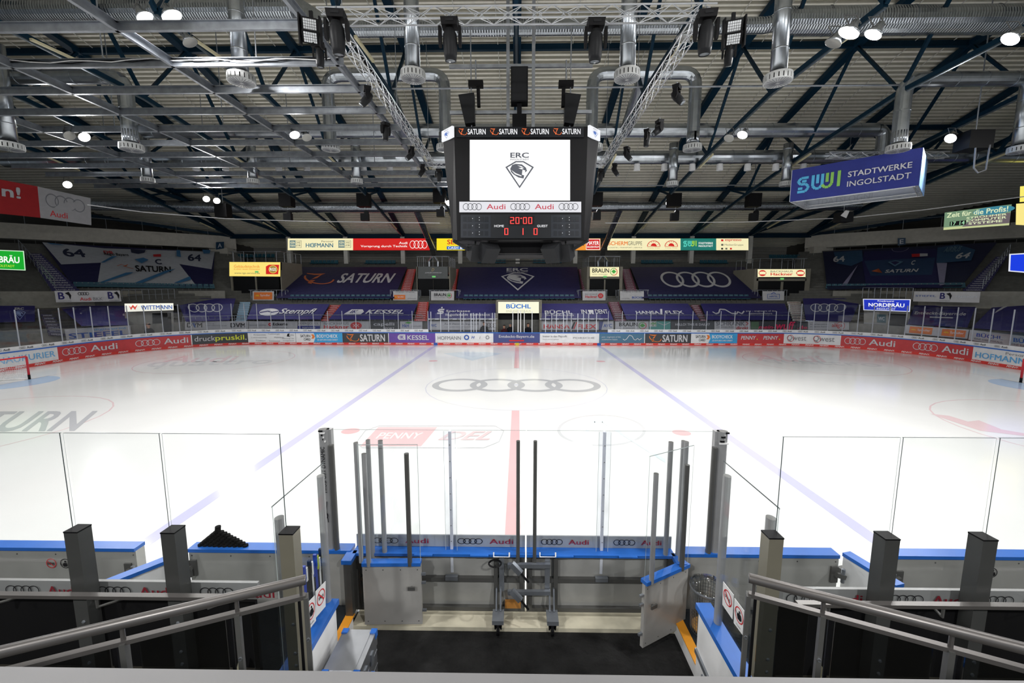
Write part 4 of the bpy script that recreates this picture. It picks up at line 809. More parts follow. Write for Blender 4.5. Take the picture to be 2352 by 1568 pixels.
for a, b, X, L, rt, rd, lb in [(555, 190, -11.4, 6, .3, .52, 'front row air diffuser in front of the grid of beams'), (949, 182, -4.3, 6, .31, .5, 'front row air diffuser just left of the scoreboard'), (1440, 182, 4.45, 6, .31, .5, 'front row air diffuser just right of the scoreboard'), (1786, 190, 10.6, 6, .31, .52, 'front row air diffuser nearest the two bright right floodlights'),
    (760, 345, -11.4, 1, .36, .53, 'air diffuser at the left end of the left bent duct'), (1022, 345, -4.35, 1, .36, .5, 'air diffuser half hidden at the left edge of the scoreboard'), (1364, 345, 4.5, 1, .36, .5, 'air diffuser half hidden at the right edge of the scoreboard'), (1590, 345, 10.6, 1, .36, .53, 'air diffuser at the right end of the right bent duct'),
    (303, 345, -20.6, 1, .36, .53, 'air diffuser under the beams above the left jersey banner'), (22, 343, -26, 5, .36, .56, 'air diffuser at the left edge of the photo'), (2062, 347, 20.6, 1, .36, .53, 'air diffuser in front of the blue SWI banner box'),
    (582, 421, -19.8, 3.3, .33, .42, 'small far air diffuser, right of the pair of bright left floodlights'), (820, 421, -12, 3.3, .33, .42, 'small far air diffuser, between the left stand and the scoreboard'), (340, 418, -27, 4, .33, .42, 'small far air diffuser above the left jersey banner, farthest left of the small ones'), (1544, 427, 11.5, 3.0, .33, .42, 'small far air diffuser right of the scoreboard screen'), (1804, 427, 20, 3.0, .33, .42, 'small far air diffuser left of the blue SWI banner box'), (2342, 350, 27, 4, .36, .5, 'air diffuser at the right edge of the photo')]:
    c = P(a, b, X=X); diffuser(c, L if L != 1 else 1.0, rt, rd, lb)
for i, x in enumerate([450, 518, 640, 705, 768, 835, 895, 950, 1463, 1526, 1590, 1653, 1717, 1782, 1845]):
    c = P(x, 384, Y=12.6); m = M().lathe(c, [(.001, .24), (.2, .24), (.22, .2), (.24, -.22), (.2, -.24), (.001, -.2)], WB, 14)
    t = 'left' if x < 1100 else 'right'; n = i if x < 1100 else i-8
    single(m, 'bucket_lamp', 'small white bucket shaped lamp under the duct, %s from the left on the %s side' % (ORDS[n], t), 'lamp', 'white bucket lamps under the duct', smooth=False)
# ================================================================ GRID OF GALVANISED BEAMS
ZG = 13.3
t = thing('beam_grid', 'grid of galvanised steel beams hanging under the left half of the roof', 'frame', (-18, 0, ZG))
ys = [P(400, y, Z=ZG).y for y in (73, 155, 216, 264, 303, 335, 361, 385, 404, 420, 431)]
def cprof(m, a, b, up=(0, 0, 1)):
    a, b = V(a), V(b); s = (b-a).cross(V(up)).normalized()
    m.bar(a+V((0, 0, .15)), b+V((0, 0, .15)), .03, .3, GALV)
    for h in (0.0, .3): m.bar(a+V((0, 0, h))+s*.05, b+V((0, 0, h))+s*.05, .12, .02, GALV)
for i, y in enumerate(ys):
    m = M(); cprof(m, (-36, y, ZG), (-6.75+.12*i, y, ZG)); m.build('cross_beam', t)
for x in (-6.9, -13.3, -19.6, -26):
    m = M(); cprof(m, (x, -9.5, ZG), (x, ys[-1], ZG)); m.build('long_beam', t)
for x in (-10, -16, -22, -29):
    for y in (ys[1], ys[4], ys[7]): M().tube([(x, y, ZG+.3), (x, y, tz(y))], .025, GALV, 6).build('hanger_rod', t)
m = M(); y = ys[1]-.06
for o in (0, 1):
    m.tube([(-30+i*.8, y-.03*o, ZG+.22+.05*math.sin(i*1.9+o*2)+.03*math.sin(i*.7)) for i in range(30)], .018, WHITE if o else BLACK, 6)
m.build('cable', t)
# ================================================================ STAGE LIGHT TRUSS
ZT = 12.7
def box_truss(m, a, b, s=.32, step=.42, r=.024):
    a, b = V(a), V(b); d = (b-a).normalized(); u = V((0, 0, 1)); w_ = d.cross(u).normalized(); L = (b-a).length
    cs = [w_*i*s/2+u*j*s/2 for i, j in ((-1, -1), (1, -1), (1, 1), (-1, 1))]
    for c in cs: m.tube([a+c, b+c], r, TRUSSW, 6)
    n = int(L/step)
    for i in range(n):
        p, q = a+d*(L*i/n), a+d*(L*(i+1)/n)
        for j in range(4):
            c0, c1 = cs[j], cs[(j+1) % 4]
            if (i+j) % 2: c0, c1 = c1, c0
            m.tube([p+c0, q+c1], r*.5, TRUSSW, 4, False)
    return m
Y1 = P(1200, 34, Z=ZT).y; Y2 = P(1190, 377, Z=ZT).y; XT = 5.45
t = thing('lighting_truss', 'square of silver lattice truss hanging around and in front of the scoreboard', 'truss', (0, (Y1+Y2)/2, ZT-.2))
box_truss(M(), (-XT-.3, Y1, ZT), (XT+.3, Y1, ZT)).build('front_span', t)
box_truss(M(), (-XT, Y2, ZT), (XT, Y2, ZT)).build('back_span', t)
for s_ in (-1, 1): box_truss(M(), (s_*XT, Y1, ZT), (s_*XT, Y2, ZT)).build('side_span', t)
for s_ in (-1, 1):
    for y in (Y1+1, Y1+7, Y2-1): M().tube([(s_*XT, y, ZT+.16), (s_*XT, y, tz(y))], .015, GALV, 5).build('hanging_cable', t)
    pass
random.seed(9)
for s_ in (-1, 1):
    m = M()
    for j in range(3): m.tube([(s_*(XT-.05)+.05*random.uniform(-1, 1), Y1+2+i*.5, ZT+.16+.06*random.random()) for i in range(12)], .02, BLACK, 5)
    m.build('cable_bundle', t)
def moving_head(c, tilt, yaw, sc_, lb):
    t = thing('moving_head_light', lb, 'stage light', c, 'black moving head stage lights')
    R = Matrix.Rotation(yaw, 3, 'Z'); m = M()
    def L(x, y, z): return c+R @ V((x, y, z))*sc_
    def obx(m, x0, y0, z0, x1, y1, z1, mm, taper=1):
        vs = [L(x*(taper if z == z0 else 1), y*(taper if z == z0 else 1), z) for x in (x0, x1) for y in (y0, y1) for z in (z0, z1)]
        m.add(vs, [(0, 1, 3, 2), (4, 6, 7, 5), (0, 4, 5, 1), (2, 3, 7, 6), (0, 2, 6, 4), (1, 5, 7, 3)], mm)
    obx(m, -.2, -.15, -.16, .2, .15, .0, BLACK, .9); obx(m, -.08, -.155, -.1, .1, -.15, -.04, BLACK2)
    m.tube([L(0, 0, 0), L(0, 0, .12)], .03, GALV, 6); m.build('base', t)
    for s_ in (-1, 1):
        q = [(-.09, -.16), (-.1, -.45), (-.05, -.58), (.05, -.58), (.1, -.45), (.09, -.16)]
        vs = [L(s_*x, y, z) for x in (.2, .26) for y, z in q]
        M().add(vs, [tuple(range(6)), tuple(range(11, 5, -1))]+[(i, (i+1) % 6, 6+(i+1) % 6, 6+i) for i in range(6)], BLACK).build('yoke_arm', t)
    m = M(); Rt = Matrix.Rotation(tilt, 3, 'X'); h = V((0, 0, -.45)); ax = R @ (Rt @ V((0, 0, -1)))
    c2 = c+R @ h*sc_
    m.lathe(c2, [(.001, -.26*sc_), (.1*sc_, -.25*sc_), (.16*sc_, -.12*sc_), (.17*sc_, .05*sc_), (.15*sc_, .3*sc_), (.13*sc_, .42*sc_), (.11*sc_, .42*sc_)], BLACK2, 14, ax)
    m.lathe(c2, [(.11*sc_, .41*sc_), (.001, .43*sc_)], mt(120, 125, 130, .15, .2), 14, ax)
    m.build('head', t, True)
for a, b, ti, ya, s_, lb in [(772, 28, .15, .1, 1.25, 'near the left end of the front truss'), (1033, 46, .1, 0, 1.25, 'on the front truss left of the middle'), (1369, 48, .1, 0, 1.25, 'on the front truss right of the middle'), (1624, 28, .1, -.1, 1.25, 'near the right end of the front truss'),
    (733, 100, .1, .3, .8, 'behind the left LED flood panel'), (1676, 96, .3, -.3, .8, 'under the right LED flood panel'), (843, 200, .7, 2.0, .9, 'on the left truss side, nearest the camera'), (1555, 196, .7, -2.2, .9, 'on the right truss side, nearest the camera'), (885, 282, .1, 1, .9, 'on the left truss side, second from the camera'),
    (1515, 276, .9, 1.8, .9, 'on the right truss side, tilted towards the lamp'), (1487, 298, .1, 1, .9, 'on the right truss side, hanging straight'), (944, 338, .8, 2.2, .9, 'on the left truss side, third from the camera'), (1440, 338, .7, -2.2, .9, 'on the right truss side, beside the far corner'), (970, 378, .6, 2, .9, 'at the far left corner of the square truss'), (1008, 388, .1, 0, .9, 'on the back truss left of the scoreboard'), (1412, 376, .6, -2, .9, 'at the far right corner of the square truss'), (1380, 388, .1, 0, .9, 'on the back truss right of the scoreboard')]:
    moving_head(P(a, b, Z=ZT-.2), ti, ya, s_, 'moving head light '+lb)
def led_panel(px, py, yaw, lb):
    c = P(px, py, Z=ZT-.25); t = thing('led_flood_panel', lb, 'stage light', c, 'twin LED flood panels'); R = Matrix.Rotation(yaw, 3, 'Z'); m = M()
    for j, zc in enumerate((-.15, -.5)):
        tl = .35+.25*j; q = [R @ (V((x, 0, 0))+V((0, -math.cos(tl)*0, 0))) for x in (-.22, .22)]
        u = R @ V((0, math.sin(tl)*.16, math.cos(tl)*.16)); n_ = R @ V((0, -math.cos(tl), math.sin(tl)))*-1
        n_ = R @ V((0, -math.cos(tl), -math.sin(tl)*1.0)); o_ = c+V((0, 0, zc))
        u = R @ V((0, -math.sin(tl)*.16, math.cos(tl)*.16))
        a, b = q; f = qmap(o_+a+u, o_+b+u, o_+b-u, o_+a-u, toward=o_+n_*9)
        m.slab(f, BLACK, .14)
        M().art(f, [('r', .1+.132*i, .1+.2*k, .21+.132*i, .27+.2*k, mt(205, 208, 210, .3, .0)) for i in range(6) for k in range(4)], .006, 0).build('led_grid', t)
    m.bar(c+V((0, .1, .25)), c+V((0, .1, -.7)), .1, .06, BLACK).build('housing', t)
    for s_ in (-1, 1): M().bar(c+R @ V((s_*.27, .05, .1)), c+R @ V((s_*.27, .05, -.72)), .04, .16, BLACK).build('side_bracket', t)
led_panel(711, 42, .35, 'LED flood panel at the left end of the front truss'); led_panel(1688, 46, -.3, 'LED flood panel at the right end of the front truss')
# ================================================================ SCOREBOARD
Fy = -2.75; a, b = P(1048, 290, Y=Fy), P(1338, 551, Y=Fy); ztop, zbot = a.z, b.z
cx = (P(1048, 290, Y=Fy).x+P(1345, 290, Y=Fy).x)/2
sb = thing('scoreboard', 'large black video cube hanging over centre ice with lit screen and red digits', 'scoreboard', (cx, 0, zbot))
m = M(); hw = 2.74
def octo(h, hx, hy, ch, z): return [(cx-h, -hy, z), (cx+h, -hy, z), (cx+hx, -hy+ch, z), (cx+hx, hy-ch, z), (cx+h, hy, z), (cx-h, hy, z), (cx-hx, hy-ch, z), (cx-hx, -hy+ch, z)]
r1, r2 = octo(2.66, 2.9, 2.7, .3, zbot), octo(2.72, 3.3, 2.7, .55, ztop-.02)
m.add(r1+r2, [tuple(range(8))[::-1], tuple(range(8, 16))]+[(i, (i+1) % 8, 8+(i+1) % 8, 8+i) for i in range(8)], BLACK)
m.build('housing', sb)
def sq(x0, y0, x1, y1, Y=Fy-.03): return (P(x0, y0, Y=Y), P(x1, y0, Y=Y), P(x1, y1, Y=Y), P(x0, y1, Y=Y))
EOR = E(236, 110, 50); ESW = E(235, 235, 238); 
f = qmap(*sq(1048, 291, 1341, 315)); m = M().slab(f, mt(26, 28, 32, .4), .1)
it = []
for i in range(4): it += [('sat', .02+.247*i, .2, .085+.247*i, .85, EOR), ('t', 'SATURN', .09+.247*i, .25, .232+.247*i, .78, ESW, .05)]
m.art(f, it, .01); o = m.build('header_sign', sb); o['label'] = 'black header with four SATURN words'
f = qmap(*sq(1079, 321, 1309.5, 460)); m = M().slab(f, E(255, 255, 255, 1.08), .05); GL = E(84, 88, 98)
m.art(f, [('t', 'ERC', .405, .705, .59, .79, GL, .09), ('t', 'INGOLSTADT', .405, .665, .59, .69, GL, .02), ('pan', .355, .2, .64, .65, GL, E(255, 255, 255))], .01)
o = m.build('screen', sb); o['label'] = 'lit white screen with ERC INGOLSTADT panther diamond'
f = qmap(*sq(1055, 463, 1335, 487)); m = M().slab(f, E(226, 226, 232), .05); EA = E(196, 56, 76); EKk = E(52, 54, 60)
m.art(f, [('g', .03, .18, .185, .84, EKk, .84), ('t', 'Audi', .225, .26, .38, .76, EA, .02), ('g', .42, .18, .58, .84, EKk, .84), ('t', 'Audi', .62, .26, .775, .76, EA, .02), ('g', .815, .18, .975, .84, EKk, .84)], .01)
o = m.build('advert_strip', sb); o['label'] = 'lit white strip with Audi rings'
m = M(); f = qmap(*sq(1058, 492, 1335, 547)); m.slab(f, mt(28, 30, 33, .35), .04)
C2 = mt(36, 40, 46, .3); it = [('r', .0, .04, .25, .96, C2), ('r', .75, .04, 1, .96, C2), ('r', .4, .55, .61, .93, BLACK)]
for j in range(3):
    for u0 in (.02, .06, .12, .16, .2, .77, .81, .87, .91, .95): it.append(('r', u0, .1+.3*j, u0+.03, .3+.3*j, mt(26, 29, 34, .3)))
    for u0 in (.1, .845): it += [('e', u0, .22+.3*j, .003, .014, ESW, 0), ('e', u0+.056, .16+.3*j, .003, .014, ESW, 0), ('e', u0+.056, .27+.3*j, .003, .014, ESW, 0)]
m.art(f, it, .005, .0005); sp_ = m.build('score_panel', sb)
RD = E(255, 60, 55, 1.6); SEG = {'0': 'abcdef', '1': 'bc', '2': 'abged'}
def digit(u, v, w_, h, c):
    t_ = .16*w_; t2 = .1*h; R_ = {'a': (u, v+h-t2, u+w_, v+h), 'd': (u, v, u+w_, v+t2), 'g': (u, v+h/2-t2/2, u+w_, v+h/2+t2/2), 'b': (u+w_-t_*1.4, v+h/2, u+w_, v+h), 'c': (u+w_-t_*1.4, v, u+w_, v+h/2), 'e': (u, v, u+t_*1.4, v+h/2), 'f': (u, v+h/2, u+t_*1.4, v+h)}
    return [('r', *R_[s_], RD) for s_ in SEG[c]]
for nm, lst in (('clock_digits', [(.412, .6, '2'), (.456, .6, '0'), (.518, .6, '0'), (.562, .6, '0')]), ('score_digits', [(.364, .14, '0'), (.49, .14, '1'), (.606, .14, '0')])):
    for u, v, c in lst: M().art(f, digit(u, v, .032, .28, c), .02, 0).build('lit_digit', sp_)['label'] = 'red lit digit %s' % c
    if nm[0] == 'c': M().art(f, [('e', .503, .83, .006, .03, RD, 0)], .02).build('lit_dot', sp_)
m = M().art(f, [('t', 'HOME', .28, .46, .36, .56, ESW, .03), ('t', 'GUEST', .635, .46, .722, .56, ESW, .03)], .02); m.build('team_words', sp_)
# corner logo boxes
for s_ in (-1, 1):
    x0, x1 = cx+s_*2.78, cx+s_*3.32; z0, z1 = P(1040, 315, Y=Fy).z, P(1040, 290, Y=Fy).z
    A_, B_ = V((x0, -2.82, 0)), V((x1, -2.2, 0)); 
    if s_ < 0: A_, B_ = B_, A_
    f2 = qmap(A_+V((0, 0, z1)), B_+V((0, 0, z1)), B_+V((0, 0, z0)), A_+V((0, 0, z0)))
    M().slab(f2, E(240, 242, 246), .1).art(f2, [('pan', .25, .08, .75, .68, E(40, 90, 180), E(120, 170, 220)), ('t', 'ERC', .3, .76, .7, .88, E(170, 170, 180))], .01).build('corner_sign', sb)
# underside frame with loudspeakers
m = M()
for s_ in (-1, 1):
    m.bar((cx+s_*2.85, -2.6, zbot), (cx+s_*1.9, -2.2, zbot-.55), .08, .12, BLACK2).bar((cx+s_*1.9, -2.2, zbot-.55), (cx+s_*1.9, 2.2, zbot-.55), .08, .1, BLACK2)
    for y in (-2.2, -.8, .8, 2.2): m.bar((cx+s_*2.85, y, zbot), (cx+s_*1.9, y, zbot-.55), .06, .06, BLACK2)
m.bar((cx-1.9, -2.2, zbot-.55), (cx+1.9, -2.2, zbot-.55), .06, .06, BLACK2).bar((cx-1.9, 2.2, zbot-.55), (cx+1.9, 2.2, zbot-.55), .06, .06, BLACK2)
m.box((cx-1.5, -1.6, zbot-.45), (cx+1.5, 1.8, zbot-.0), BLACK).build('under_frame', sb)
for s_, nm in ((-1, 'left'), (1, 'right')):
    for (dx, dy, w_, h, ti, wd) in ((1.95, -2.3, .62, .75, .5, 'outer'), (1.35, -2.4, .8, .8, 1.0, 'inner')):
        c = V((cx+s_*dx, dy, zbot-.45)); m = M(); R = Matrix.Rotation(s_*-.5, 3, 'Z') @ Matrix.Rotation(ti*.8, 3, 'X')
        vs = [c+R @ V((x*(1 if y > 0 else .8), y*.7, z*(1 if y < 0 else .7))) for x in (-w_/2, w_/2) for y in (-w_/2, w_/2) for z in (-h/2, h/2)]
        m.add(vs, [(0, 1, 3, 2), (4, 6, 7, 5), (0, 4, 5, 1), (2, 3, 7, 6), (0, 2, 6, 4), (1, 5, 7, 3)], BLACK2)
        m.bar(c, c+V((0, .2, .5)), .06, .06, DSTEEL)
        single(m, 'loudspeaker', 'black loudspeaker hanging under the %s side of the scoreboard, the %s one' % (nm, wd), 'loudspeaker', 'loudspeakers under the scoreboard')
# suspension above
t = thing('scoreboard_hanger', 'grey steel frame and chains that carry the scoreboard from the roof', 'frame', (cx, 0, ztop))
for x in (-.55, .55): M().bar((cx+x, -1.2, ztop), (cx+x, -1.2, 19.6), .14, .14, GALV).build('post', t)
for z in (P(1190, 152, Y=-1.2).z, P(1190, 258, Y=-1.2).z): M().bar((cx-3.1, -1.2, z), (cx+3.1, -1.2, z), .12, .14, GALV).build('crossbar', t)
for x in (-2.15, 2.15): M().tube([(cx+x, -1.3, ztop), (cx+x, -1.3, 15.9)], .025, GALV, 6).build('chain', t)
c = P(1193, 193, Y=-1.8); s_ = .36
single(M().box((c.x-s_, c.y, c.z-.7), (c.x+s_, c.y+.5, c.z+.7), BLACK).box((c.x-s_+.04, c.y-.02, c.z-.66), (c.x+s_-.04, c.y, c.z+.66), BLACK2).bar((c.x, c.y+.2, c.z-.7), (c.x, c.y+.2, c.z-1.15), .2, .1, BLACK), 'loudspeaker', 'tall black loudspeaker centred above the scoreboard', 'loudspeaker')
c = P(1193, 275, Y=-1.8); single(M().box((c.x-.3, c.y, c.z-.3), (c.x+.3, c.y+.4, c.z+.25), BLACK), 'loudspeaker', 'small black loudspeaker directly on top of the scoreboard', 'loudspeaker')
for px_, s_, nm in ((1076, -1, 'left'), (1311, 1, 'right')):
    c = P(px_, 253, Y=-1.4); R = Matrix.Rotation(s_*.12, 3, 'Y'); m = M()
    vs = [c+R @ V((x*(1 if z > 0 else .62), y, z)) for x in (-.34, .34) for y in (-.2, .25) for z in (-.6, .6)]
    m.add(vs, [(0, 1, 3, 2), (4, 6, 7, 5), (0, 4, 5, 1), (2, 3, 7, 6), (0, 2, 6, 4), (1, 5, 7, 3)], BLACK2)
    single(m, 'loudspeaker', 'wedge shaped black loudspeaker above the %s end of the scoreboard' % nm, 'loudspeaker', 'wedge loudspeakers above the scoreboard')
    c = P(px_+(17 if s_ < 0 else -11), 195, Y=-1.3); t = thing('chain_hoist', 'black chain hoist above the %s wedge loudspeaker' % nm, 'hoist', c, 'chain hoists')
    M().box(c+V((-.32, -.13, -.1)), c+V((.32, .13, .15)), BLACK).build('motor', t); M().bar(c+V((-.1*s_, 0, -.1)), c+V((-.12*s_, 0, -.9)), .2, .14, BLACK).build('chain_bag', t)
    M().tube([c+V((0, 0, .15)), c+V((0, 0, 1.0))], .03, GALV, 6).build('hook_chain', t)
# roof loudspeakers at the far side
for px_, py_, nm in ((659, 461, 'above the left end of the HOFMANN light box'), (836, 461, 'above the red Audi light box'), (1548, 461, 'above the gauge light box'), (1730, 461, 'above the right end of the light boxes'), (1010, 452, 'left behind the scoreboard'), (1369, 459, 'right behind the scoreboard'), (513, 485, 'beside the pair of bright left floodlights')):
    c = P(px_, py_, Y=18.6); m = M().box(c+V((-.55, -.4, -.55)), c+V((.55, .4, .6)), BLACK)
    m.tube([c+V((0, 0, .6)), (c.x, c.y, tz(c.y)+.2)], .03, GALV, 5)
    single(m, 'loudspeaker', 'black box loudspeaker under the far roof, '+nm, 'loudspeaker', 'box loudspeakers under the far roof')
    if py_ < 470:
        c = P(px_+3, py_+34, Y=18.6); m = M().lathe(c+V((.12, 0, .28)), [(.001, -.14), (.2, -.12), (.22, 0), (.2, .12), (.001, .14)], BLACK2, 12, (0, 1, 0))
        m.box(c+V((-.4, -.15, -.45)), c+V((.3, .25, .2)), BLACK2).tube([c+V((0, 0, .2)), c+V((0, 0, .8))], .02, GALV, 5)
        single(m, 'projector_lamp', 'grey cube lamp below the box loudspeaker '+nm, 'lamp', 'cube lamps under the far roof')
c = P(1937, 500, Y=14); single(M().box(c+V((-.5, -.4, -.35)), c+V((.5, .4, .4)), BLACK2).tube([c+V((0, 0, .4)), (c.x, c.y, tz(c.y)+.2)], .02, GALV, 5).quad(c+V((-.55, -.42, .1)), c+V((-.2, -.45, .5)), c+V((.1, -.45, .45)), c+V((-.1, -.45, -.1)), WHITE), 'projector_lamp', 'dark box with crumpled white cover under the blue banner box', 'lamp')
c = P(2238, 325, Y=4); t = thing('loudspeaker', 'big black loudspeaker hanging at the upper right, above the fascia', 'loudspeaker', c)
M().box(c+V((-.65, -.4, -.45)), c+V((.65, .5, .5)), BLACK).build('cabinet', t); M().tube([c+V((0, 0, .5)), (c.x, c.y, tz(c.y)+.2)], .03, GALV, 6).build('hanger_rod', t)
M().tube([c+V((-.3, -.4, -.45)), c+V((-.25, -.4, -1.5)), c+V((.0, -.4, -1.75)), c+V((.4, -.4, -1.6)), c+V((.45, -.4, -.3))], .04, GREY, 6).build('bracket', t)
# wires across the hall
for pts, nm in (([(200, 470, 10), (330, 487, 13), (520, 502, 16), (700, 508, 18), (1010, 512, 18)], 'left'), ([(1390, 512, 18), (1700, 510, 18), (1950, 500, 16), (2120, 482, 13), (2400, 445, 9)], 'right')):
    single(M().tube([P(a, b, Y=c) for a, b, c in pts], .035, WB, 6), 'wire', 'white cable stretched across the hall on the %s of the scoreboard' % nm, 'cable')
# blue SWI banner box with lattice frame
def SP_(a, b, Y): return P(a, b, Y=Y)
TL, TR, BR_, BL = SP_(1820, 390, 8.0), SP_(2121, 339, 3.6), SP_(2112, 427, 3.6), SP_(1815, 462, 8.0)
BR_ = V((TR.x, TR.y, BR_.z)); BL = V((TL.x, TL.y, BL.z)); BL.z = BR_.z = (BL.z+BR_.z)/2; TL.z = TR.z = (TL.z+TR.z)/2
t = thing('banner_box', 'hanging box of blue banners with SWI STADTWERKE INGOLSTADT at the upper right', 'banner', (TL+BR_)/2)
f = qmap(TL, TR, BR_, BL); m = M().slab(f, mt(36, 48, 132, .7, bump=.4, bs=.8), .03)
sw = sub2(swi(mt(84, 180, 226, .6), mt(136, 196, 90, .6), 3.0), .05, .14, .45, .78)
m.art(f, sw+[('t', 'STADTWERKE', .48, .5, .94, .66, LETW, .04), ('t', 'INGOLSTADT', .48, .22, .94, .38, LETW, .02)], .02); m.build('front_banner', t)
dpt = V((TR-TL).cross(V((0, 0, 1)))).normalized()*4.0
if dpt.y < 0: dpt = -dpt
BKB = mt(200, 205, 210, .8)
m = M().slab(qmap(TL+dpt, TR+dpt, BR_+dpt, BL+dpt), BKB, .03); m.art(qmap(TL+dpt, TR+dpt, BR_+dpt, BL+dpt), [('t', 'TDATSLOGNI', .1, .1, .6, .3, mt(185, 190, 196, .8))], .02); m.build('back_banner', t)
m = M().slab(qmap(TL, TL+dpt, BL+dpt, BL), BKB, .03); m.build('side_banner', t)
m = M().slab(qmap(TR, TR+dpt, BR_+dpt, BR_, toward=CAM+V((60, 0, 0))), mt(120, 160, 210, .7, var=.3), .03); m.build('side_banner', t)
ex_ = (BR_-BL).normalized()*.16; ey_ = dpt.normalized()*.16; m = M(); cc = [BL+ex_+ey_, BR_-ex_+ey_, BR_+dpt-ex_-ey_, BL+dpt+ex_-ey_]
for i in range(4): box_truss(m, cc[i]+V((0, 0, .1)), cc[(i+1) % 4]+V((0, 0, .1)), .2, .3, .02)
m.build('lattice_frame', t)
a, b = P(1900, 357, Y=9), P(2175, 356, Y=9); box_truss(M(), a, b, .34, .5, .035).build('carrier_truss', t)
# ================================================================ FLOODLIGHTS
LENS = E(255, 253, 250, 14); REF = mt(150, 155, 160, .25, .8)
def flood(c, aim, lb, on=True, r=.3, power=1.0, grp='round floodlights under the roof'):
    t = thing('floodlight', lb, 'lamp', c, grp); d = (V(aim)-c).normalized()
    hs_ = M().lathe(c, [(.001, -.42), (.1, -.4), (.13, -.25), (r*.75, -.12), (r, 0), (r*.96, .0)], REF, 18, d); hs_ = hs_.build('housing', t, True)
    M().lathe(c, [(r*.96, 0), (r*.5, .015), (.001, .02)], LENS if on else mt(150, 150, 145, .2, .3), 18, d).build('lens', hs_)
    M().tube([c-d*.3+V((-.2, 0, 0)), c+V((-.2, 0, .55)), c+V((.2, 0, .55)), c-d*.3+V((.2, 0, 0))], .02, DSTEEL, 6).build('bracket', t)
    if on:
        L = bpy.data.lights.new('bulb', 'SPOT'); L.energy = LAMP_W*power; L.spot_size = 2.75; L.spot_blend = 1.0; L.shadow_soft_size = .22; L.color = (1, .985, .975)
        o = bpy.data.objects.new('bulb', L); col.objects.link(o); o.parent = t; o.location = d*.1
        o.rotation_euler = d.to_track_quat('-Z', 'Y').to_euler()
FL = [(333, 40, 1, 'round lit floodlight at the top left, smaller of the pair'), (395, 38, 1, 'round lit floodlight at the top left, larger of the pair'), (677, 310, 1, 'lit floodlight left of the scoreboard among the beams'), (705, 316, 0, 'dim floodlight beside the lit one left of the scoreboard'), (155, 424, 1, 'lit floodlight above the white hanging Audi banner'),
      (474, 457, 1, 'lit floodlight over the left corner stand, left of the pair'), (498, 461, 1, 'lit floodlight over the left corner stand, right of the pair'), (1031, 466, 1, 'lit floodlight beside the left edge of the scoreboard'), (1351, 468, 1, 'lit floodlight beside the right edge of the scoreboard'), (1536, 467, 1, 'lit floodlight beside a black loudspeaker right of the scoreboard'),
      (1705, 310, 1, 'lit floodlight between the right duct and the blue banner box'), (1674, 318, 0, 'dim floodlight beside the lit one right of the scoreboard'), (1949, 76, 1, 'brightest large floodlight at the upper right'), (2005, 80, 1, 'lit floodlight right next to the brightest one, turned sideways'), (2320, 90, 1, 'lit floodlight at the upper right edge'), (2183, 318, 1, 'small lit floodlight above the blue banner box'),
      (194, 315, 1, 'small lit floodlight under the left beams'), (160, 312, 0, 'dim floodlight beside the small lit one under the left beams'), (1568, 90, 0, 'unlit floodlight near the right end of the front truss'), (437, 98, 0, 'unlit floodlight behind the left beams'), (1913, 100, 0, 'unlit floodlight just below the brightest one')]
for a, b, on, lb in FL:
    z = 12.6 if b > 400 else (13.1 if b > 200 else 14.2)
    c = P(a, b, Z=z)
    if a > 1900 and b < 110: c = P(a, b, Z=13.2)
    r = .33 if a in (395, 1949) else .27
    flood(c, (c.x*.35, c.y*.2-2, 0), lb, bool(on), r)
for i, (x, y) in enumerate([(-31, -4), (-26, -9), (-17, -15), (-10, -10), (-5.5, -17), (5.5, -17), (10, -10), (17, -15), (26, -9), (31, -4)]):
    flood(V((x, y, 13.4)), (x*.6, y*.5+2, 0), 'lit floodlight behind the photographer side of the roof, %s from the left' % ORDS[i], True, .3)
for i, (x, y) in enumerate([(-16, -27), (-6, -27), (6, -27), (16, -27)]):  # unseen fill lamps, added to brighten the near gate and boards
    flood(V((x, y, 11.0)), (x*.8, -15, 0), 'added unseen fill light over the stand behind the photographer, %s from the left' % ORDS[i], True, .3, 1.3)
# ================================================================ STANDS: entrances, stairs, seats, railings
def sbox(m, x0, x1, y0, y1, Y, D, mat_):
    a, b = P(x0, y0, Y=Y), P(x1, y1, Y=Y); m.box((a.x, Y, a.z), (b.x, Y+D, b.z), mat_); return m
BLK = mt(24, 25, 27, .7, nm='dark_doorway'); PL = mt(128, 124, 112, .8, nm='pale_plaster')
ni = 1
for x0, x1, ty in ((534, 644, 601), (960, 1031, 612), (1353, 1424, 612), (1738, 1852, 617)):
    m = M(); sbox(m, x0, x1, ty+18, 697, 21.75, 4, BLK); sbox(m, x0-4, x0, ty, 697, 21.7, 4.2, PL); sbox(m, x1, x1+4, ty, 697, 21.7, 4.2, PL); sbox(m, x0, x1, ty+22, ty+28, 21.7, .1, PL)
    sbox(m, (x0+x1)/2-.7, (x0+x1)/2+.7, ty+30, 697, 21.7, .05, PL)
    e = P((x0+x1)/2-3, ty+25, Y=21.6); m.box(e, e+V((.35, -.02, .16)), E(110, 200, 110, .9))
    o = m.build('door_%d' % ni); tag(o, kind='structure'); ni += 1
